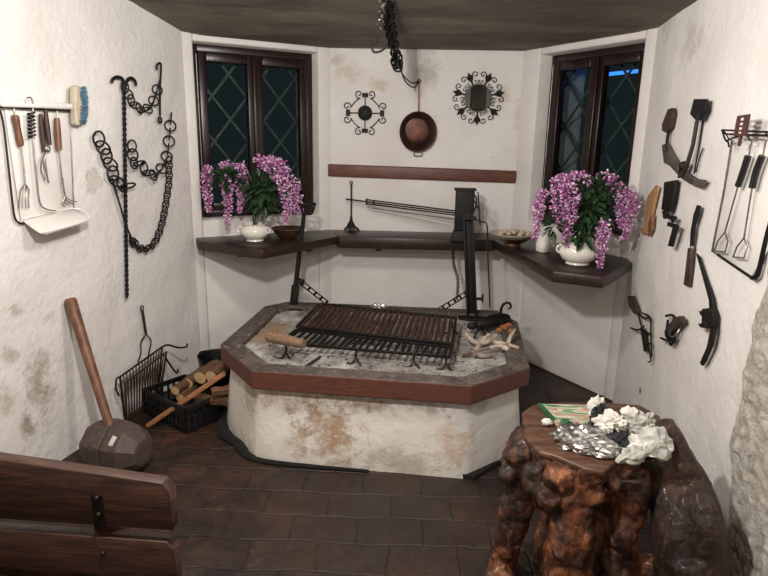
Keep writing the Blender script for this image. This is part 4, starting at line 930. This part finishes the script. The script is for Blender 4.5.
bm = BM(); ell(bm, W('right', 671, 332, .03), (.028, .02, .04), None, 2); obj('trip_plate', bm, iron_m, u)

rk = rthing('utensil_rack', 'wire shelf rack with a white framed panel on the right wall', 'utensil rack', 745, 190)
bm = BM(); prism(bm, RW([(733, 139), (775, 152), (775, 240), (752, 277), (713, 250), (715, 240)], .006), nR*.004); obj('back_panel', bm, enamel, rk, bev=.002)
wire(RW([(732, 140), (724, 190), (713, 246), (713, 251), (718, 255), (752, 277)], .014), .0035, steel, rk, 'frame_wire', 5); wire(RW([(752, 278), (756, 277), (759, 270), (768, 232), (778, 200)], .014), .008, iron, rk, 'frame_wire', 5, label='thick black frame edge')
wire(RW([(718, 255), (752, 278)], .016), .005, iron, rk, 'frame_wire', 0)
for pth in ([(722, 130), (745, 131), (790, 133)], [(722, 130), (725, 139), (728, 142), (729, 147)], [(726, 141), (745, 135), (790, 137)], [(722, 130), (726, 134), (738, 134)]): wire(RW([(a[0], a[1], .05 if i else .05) for i, a in enumerate(pth)], .05), .0035, iron, rk, 'shelf_wire', 4)
for x, y in ((724, 131), (745, 132), (766, 133)): wire([W('right', x, y, .05), W('right', x+5, y+8, .012)], .003, iron, rk, 'shelf_wire', 0)
u = rthing('slotted_turner', 'dark brown slotted turner standing in the right wire shelf', 'turner', 742, 126)
def qd(pts, nm, mt_): slab(pts, .056, .005, mt_, u, nm, .001)
tb = mat('turner_wood', (66, 40, 32), (88, 54, 42), 10, .5, 0, .1)
bm = BM(); A_, B_, C_, D_ = (739, 116), (751, 114), (747, 136), (735, 136)
lp = lambda f, g_: (A_[0]*(1-f)*(1-g_)+B_[0]*f*(1-g_)+C_[0]*f*g_+D_[0]*(1-f)*g_, A_[1]*(1-f)*(1-g_)+B_[1]*f*(1-g_)+C_[1]*f*g_+D_[1]*(1-f)*g_)
def pq(f0, f1, g0, g1): prism(bm, RW([lp(f0, g0), lp(f1, g0), lp(f1, g1), lp(f0, g1)], .056), nR*.006)
pq(0, .22, 0, 1); pq(.62, 1, 0, 1)
for g0, g1 in ((0, .12), (.26, .36), (.48, .58), (.70, .80), (.9, 1)): pq(.2, .64, g0, g1)
obj('blade', bm, tb, u, smooth=False); wire(RW([(741, 136), (739, 146)], .058), .006, tb, u, 'handle_stub', 0)
for k, (pts, hb, lb) in enumerate(((((748, 156), (743, 172), (738, 186)), (722, 247), 'left of two black-gripped wire lifters on the right rack'), (((762, 156), (756, 172), (752, 188)), (741, 253), 'right of two black-gripped wire lifters on the right rack'))):
    u = thing('wire_lifter', lb, 'grill lifter', W('right', *pts[1], .03), 'wire lifters on the right rack')
    wire(RW(pts, .034), .011, plastic, u, 'grip', 3, 10); wire(RW([(pts[0][0]+1, pts[0][1]), (pts[0][0]+4, pts[0][1]-16)], .034), .003, steel, u, 'top_wire', 0)
    e_ = pts[2]; x, y = hb; wire(RW([e_, (x+3, y-15)], .03), .003, steel, u, 'rod', 0)
    bm = BM(); tube(bm, RW([(x+3, y-15), (x-4, y-6), (x-8, y+4), (x+3, y+5), (x+6, y-6)], .028), .003, 6, True); obj('loop', bm, steel, u)

# ------------------------------------------------------------------ tree stump table
def rootmat(name, dk):
    mt, nt, b = base(name); v = coords(nt, (1.3, 1.3, .35)); v0 = coords(nt)
    f1 = nz(nt, v, 11, 9, .68, 1.2)
    cl = ramp(nt, f1, [(.34, C(32, 20, 16)), (.43, C(84, 48, 33)), (.54, C(138, 82, 52)), (.66, C(188, 128, 86))] if not dk else [(.3, C(26, 18, 15)), (.5, C(62, 43, 34)), (.68, C(104, 76, 60))])
    cl = mix(nt, mth(nt, 'MULTIPLY', ramp(nt, nz(nt, v0, 6, 7, .65, .8), [(.42, (0, 0, 0, 1)), (.56, (1, 1, 1, 1))]), .88), cl, C(28, 20, 17))
    nt.links.new(cl, b.inputs['Base Color']); b.inputs['Roughness'].default_value = .36; b.inputs['Coat Weight'].default_value = .2; b.inputs['Coat Roughness'].default_value = .22
    bump(nt, b, mth(nt, 'ADD', nz(nt, v0, 26, 8, .7), mth(nt, 'MULTIPLY', f1, 1.2)), .8, .015); return mt
sw = rootmat('varnished_root', False); sdk = rootmat('dark_root', True)
topw = mat('stump_top', (66, 44, 34), (104, 74, 56), 6, .45, 0, .3, (2, 9, 6))
STZ = .56
tp_ = [Z(a, b_, STZ) for a, b_ in ((522, 412), (532, 405), (560, 402), (600, 402), (640, 405), (660, 416), (666, 436), (664, 452), (640, 458), (616, 462), (604, 472), (584, 468), (556, 456), (540, 452), (524, 436))]
print('stump top', tp_[0], tp_[3], tp_[7], tp_[10])
stc = sum(tp_, V())/len(tp_)
stump = thing('stump_table', 'gnarled varnished tree stump table with root legs in the near right corner', 'stump table', V((stc.x, stc.y, 0)))
bm = BM()
prism(bm, [stc + (p_-stc)*.97 - UP*.055 for p_ in tp_], (0, 0, .045))
def root(pts, rs): 
    tube(bm, smoothpath(pts, 5), [rs[min(int(i/5), len(rs)-1)] + (rs[min(int(i/5)+1, len(rs)-1)]-rs[min(int(i/5), len(rs)-1)])*(i % 5)/5 for i in range(5*(len(pts)-1)+1)], 12)
yf = 1.74
# front trunk columns, left leg and right buttress
root([Y(533, 434, 1.96), Y(519, 460, 1.92), Y(521, 494, 1.88), Y(510, 535, 1.88), Z(497, 572, 0)+V((.02, .02, 0)), Z(494, 588, 0)+V((.02, .02, -.0))], [.045, .068, .062, .05, .05, .06])
root([Y(532, 462, 1.86), Y(541, 486, 1.84), Y(558, 497, 1.82), Y(572, 482, 1.80)], [.06, .07, .07, .06])
root([Y(578, 474, 1.80), Y(574, 510, 1.78), Y(570, 560, 1.76), Y(568, 600, 1.74), Y(566, 700, 1.72)], [.075, .07, .075, .085, .10])
root([Y(562, 545, 1.78), Y(560, 600, 1.76), Y(560, 700, 1.74)], [.05, .07, .08])
root([Y(630, 470, 1.80), Y(630, 500, 1.80), Y(622, 540, 1.80), Y(616, 600, 1.80), Y(612, 700, 1.80)], [.062, .060, .055, .06, .09])
root([Y(604, 478, 1.88), Y(606, 520, 1.90), Y(606, 580, 1.90), Y(604, 700, 1.88)], [.08, .09, .10, .12])
root([V((stc.x, stc.y, STZ-.06)), V((stc.x+.02, stc.y+.04, .35)), V((stc.x, stc.y+.05, .15)), V((stc.x, stc.y+.05, .0))], [.20, .14, .14, .18])
root([Y(640, 565, 1.82), Y(664, 575, 1.78), Y(690, 600, 1.80)], [.05, .05, .06])
for c_, r_ in (((519, 456), .042), ((510, 474), .038), ((530, 476), .05), ((548, 498), .042), ((592, 496), .038), ((578, 528), .04), ((558, 478), .05), ((522, 500), .04), ((572, 500), .045), ((616, 486), .03), ((584, 548), .035)):
    ell(bm, Y(*c_, 1.85 if c_[0] < 540 else 1.75), (r_, r_*.8, r_), None, 2)
def fuse(bm, nm0, mt_, lab=None, am=1.0):
    for v_ in bm.verts: v_.co.z = max(v_.co.z, .0)
    body = obj(nm0, bm, mt_, stump, label=lab)
    rmd = body.modifiers.new('fuse', 'REMESH'); rmd.mode = 'VOXEL'; rmd.voxel_size = .009; rmd.use_smooth_shade = True
    sm_ = body.modifiers.new('smooth', 'SMOOTH'); sm_.iterations = 4; sm_.factor = .6
    for nm, sz, st_ in (('swell', .16, .04), ('knots', .06, .026), ('grain', .02, .012)):
        tx = bpy.data.textures.new(nm, 'CLOUDS'); tx.noise_scale = sz; tx.noise_depth = 2
        dm = body.modifiers.new(nm, 'DISPLACE'); dm.texture = tx; dm.strength = st_*am; dm.mid_level = .5; dm.texture_coords = 'LOCAL'
fuse(bm, 'root_body', sw)
bm = BM()
root([Y(662, 424, 1.848), Y(678, 452, 1.830), Y(694, 487, 1.803), Y(706, 522, 1.695), Y(708, 580, 1.714), Y(706, 680, 1.697)], [.04, .045, .05, .055, .065, .08])
root([Y(648, 450, 1.812), Y(664, 480, 1.830), Y(676, 530, 1.748), Y(680, 600, 1.730), Y(684, 660, 1.712)], [.045, .06, .075, .08, .08])
root([Y(690, 560, 1.679), Y(694, 600, 1.661), Y(700, 680, 1.661)], [.05, .06, .07])
fuse(bm, 'side_buttress', sdk, 'dark brown side buttress', .5)
bm = BM(); prism(bm, [p_-UP*.022 for p_ in tp_], (0, 0, .024)); obj('top', bm, topw, stump, bev=.008, seg=3)

# ---- rubbish on the stump
ST0 = STZ+.004
wz = Z(565, 416, ST0); wq = [Z(*a, ST0+.004) for a in ((538, 406), (590, 407), (597, 425), (557, 427))]
gp = thing('printed_carton', 'flat green and white printed carton at the back of the stump', 'carton', wz)
pm, nt, b = base('printed_card'); tc = N(nt, 'ShaderNodeTexCoord'); sp_ = N(nt, 'ShaderNodeMapping'); nt.links.new(tc.outputs['Object'], sp_.inputs['Vector']); sp_.inputs['Rotation'].default_value = (0, 0, R_(28)); sp_.inputs['Scale'].default_value = (9, 34, 1)
vo = N(nt, 'ShaderNodeTexNoise'); vo.inputs['Scale'].default_value = 1.0; vo.inputs['Detail'].default_value = 1; nt.links.new(sp_.outputs[0], vo.inputs['Vector'])
cr_ = ramp(nt, vo.outputs['Fac'], [(.34, C(70, 116, 80)), (.44, C(136, 160, 124)), (.50, C(206, 202, 190)), (.57, C(182, 128, 106)), (.64, C(150, 160, 136))]); nt.links.new(cr_, b.inputs['Base Color']); b.inputs['Roughness'].default_value = .4
bm = BM(); prism(bm, wq, (0, 0, .010)); obj('card', bm, pm, gp, smooth=False, bev=.002)
bm = BM(); q = [wq[0]+V((.012, .004, .002)), wq[3].lerp(wq[0], .2)+V((.012, .004, .002)), wq[3].lerp(wq[0], .2)-V((.003, .006, -.002)), wq[0]-V((.003, .0, -.002))]; prism(bm, q, (0, 0, .010)); obj('folded_edge', bm, greenp, gp, smooth=False, label='green folded edge')
bm = BM(); crumple(bm, Z(566, 423, ST0+.012), (.022, .013, .012), .3, 1.5, 3, 3, None); obj('green_wrapper', bm, greenp, smooth=False, cat='wrapper', label='small crumpled green wrapper in front of the printed carton')
bm = BM(); crumple(bm, Z(547, 422, ST0+.014), (.020, .014, .013), .2, 1.5, 5, 3); obj('white_scrap', bm, paperw, cat='paper scrap', label='small white scrap at the left edge of the stump top')
fc_ = Z(588, 441, ST0+.022); bm = BM(); crumple(bm, fc_, (.112, .070, .044), .26, 2.2, 9, 4, Matrix.Rotation(R_(-22), 3, 'Z'), -.022, .07); obj('crumpled_foil', bm, foil, smooth=False, cat='foil', label='crumpled silver aluminium foil on the front of the stump')
cb = Z(632, 444, ST0); pbg = thing('crumpled_paper', 'heap of crumpled white and black paper on the right of the stump', 'paper', cb)
for k, (px_, zz, rad, mt_, am_) in enumerate((((640, 428), .055, (.062, .05, .05), paperg, .5), ((655, 444), .05, (.034, .05, .055), paperg, .5), ((612, 424), .07, (.05, .04, .04), paperw, .55), ((597, 408), .085, (.030, .03, .042), paperw, .5), ((616, 437), .04, (.055, .04, .035), paperk, .5), ((600, 417), .075, (.028, .035, .045), paperk, .45), ((629, 413), .10, (.028, .025, .022), paperw, .45), ((642, 446), .03, (.05, .045, .03), paperw, .4), ((643, 418), .085, (.022, .02, .02), paperk, .5), ((632, 456), .03, (.05, .03, .03), paperg, .45))):
    bm = BM(); crumple(bm, Z(*px_, ST0+zz), rad, am_*.75, 1.35, 11+k*3, 4 if k in (0, 2, 5) else 3, Matrix.Rotation(k*1.1, 3, 'Z'), None, .15); 
    for v_ in bm.verts: v_.co.z = max(v_.co.z, ST0+.002)
    obj('paper_fold', bm, mt_, pbg, smooth=False)

# ------------------------------------------------------------------ odds and ends on the hearth
fcx = Z(379, 308, .475); bm = BM(); crumple(bm, fcx, (.055, .03, .024), .45, 3, 21, 4); obj('foil_scrap', bm, foil, smooth=False, cat='foil', label='small crumpled foil scrap behind the grates at the hearth edge')
def branch(label, paths, mt=driftw, name='driftwood_branch'):
    bm = BM()
    for pts, rs in paths: tube(bm, smoothpath(pts, 5), rs, 8)
    for v_ in bm.verts: v_.co += V((noise.noise(v_.co*60), noise.noise(v_.co*60+V((9, 0, 0))), noise.noise(v_.co*60+V((0, 9, 0)))))*.005
    obj(name, bm, mt, cat='branch', label=label, group='pale dry branches on the hearth')
g_ = lambda x, y, h=.47: Z(x, y, h)
branch('forked pale branch lying at the right of the grate', [([g_(466, 335, .50), g_(474, 342, .485), g_(484, 343, .475), g_(496, 336, .49)], [.011, .014]), ([g_(477, 348, .475), g_(482, 341, .485), g_(489, 334, .52)], [.013, .008])])
branch('pale curved branch nearest the right corner of the rim', [([g_(494, 342, .48), g_(506, 344, .48), g_(518, 348, .49)], [.012, .009]), ([g_(508, 344, .49), g_(511, 336, .52), g_(515, 330, .54)], [.012, .007])])
branch('grey gnarled branch in front of the pale ones', [([g_(462, 354, .475), g_(472, 352, .48), g_(482, 356, .475), g_(492, 355, .47)], [.012, .014]), ([g_(474, 356, .475), g_(480, 350, .49), g_(490, 348, .49)], [.010, .008])], mat('grey_branch', (104, 92, 82), (150, 138, 126), 14, .8, 0, .4))
branch('short pale branch between the forked and curved ones', [([g_(490, 348, .485), g_(500, 346, .49), g_(509, 350, .48)], [.010, .013])])
cat_ = thing('iron_firedog', 'black curled-tail iron firedog lying at the foot of the right post', 'firedog', g_(492, 322))
bm = BM(); tube(bm, smoothpath([g_(476, 325, .51), g_(486, 323, .515), g_(500, 319, .515), g_(508, 318, .51)], 5), [.022, .036, .034, .020][0:1]*16 if False else [.022+.016*math.sin(i/15*3.14) for i in range(16)], 12); obj('body', bm, iron_m, cat_)
bm = BM(); yy = g_(507, 318, .51).y; tube(bm, smoothpath([Y(502, 318, yy), Y(501, 310, yy), Y(504, 304, yy), Y(509, 303, yy), Y(511, 307, yy), Y(508, 309, yy)], 5), [.010, .006], 8); obj('curled_tail', bm, iron_m, cat_)
for a, b_ in (((482, 326), (474, 338)), ((488, 324), (484, 336)), ((500, 321), (504, 330)), ((506, 320), (513, 326))):
    bm = BM(); p_ = g_(*b_, .465); tube(bm, smoothpath([g_(*a, .51), g_((a[0]+b_[0])/2, (a[1]+b_[1])/2-2, .505), p_], 4), [.010, .007], 8); obj('leg', bm, iron_m, cat_)
bm = BM(); ell(bm, g_(472, 326, .515), (.030, .022, .024), None, 2); obj('head', bm, iron_m, cat_)
for i, (x, y, r_) in enumerate(((504, 327, .020), (509, 325, .018), (499, 330, .016), (511, 331, .017))):
    bm = BM(); crumple(bm, g_(x, y, .485), (r_, r_*.8, r_*.8), .3, 1.8, 31+i, 3); obj('clay_shard', bm, ember, smooth=False, cat='shard', label='orange clay shard lying beside the black firedog', group='orange shards beside the firedog')
bm = BM(); tube(bm, [g_(320, 357, .462), g_(312, 362, .462), g_(303, 368, .466)], [.007, .005], 8); obj('shadow_streak', bm, char, cat='stick', label='thin dark rod standing in for a shadow line on the ash near the front rim')  # cast shadow line across the ash, shaped as a thin dark rod

# ------------------------------------------------------------------ night outside and the blue neon tube
pt, s0, s1, z0, z1, root_ = wr
nm_, nt, b = base('blue_neon'); b.inputs['Base Color'].default_value = (.02, .1, .4, 1); b.inputs['Emission Color'].default_value = (.04, .22, 1, 1); b.inputs['Emission Strength'].default_value = 2.5
bm = BM(); tube(bm, [W('rwin', 600, 75, -.55), W('rwin', 648, 70, -.55)], .012, 10); obj('neon_tube', bm, nm_, cat='neon tube', label='blue neon tube glowing outside the right window')
w_ = bpy.data.worlds.new('night'); sc.world = w_; w_.use_nodes = True
w_.node_tree.nodes['Background'].inputs[0].default_value = (.018, .026, .028, 1); w_.node_tree.nodes['Background'].inputs[1].default_value = .7

# ------------------------------------------------------------------ lamps of the room
def lamp(name, loc, watts, rad, c=(1, .87, .72)):
    l = bpy.data.lights.new(name, 'POINT'); l.energy = watts; l.shadow_soft_size = rad; l.color = c
    o = bpy.data.objects.new(name, l); col.objects.link(o); o.location = loc
lamp('room_lamp', (-.45, 1.10, 1.97), 116, .06, (1, .955, .91))
lamp('hearth_lamp', (-.45, 2.05, 2.12), 42, .08, (1, .955, .91))
lamp('rear_lamp', (.20, -.9, 2.2), 40, .12, (1, .95, .90))
sc.view_settings.view_transform = 'Standard'; sc.view_settings.look = 'None'; sc.view_settings.gamma = 1; sc.view_settings.use_curve_mapping = False
sc.view_settings.exposure = 0.0
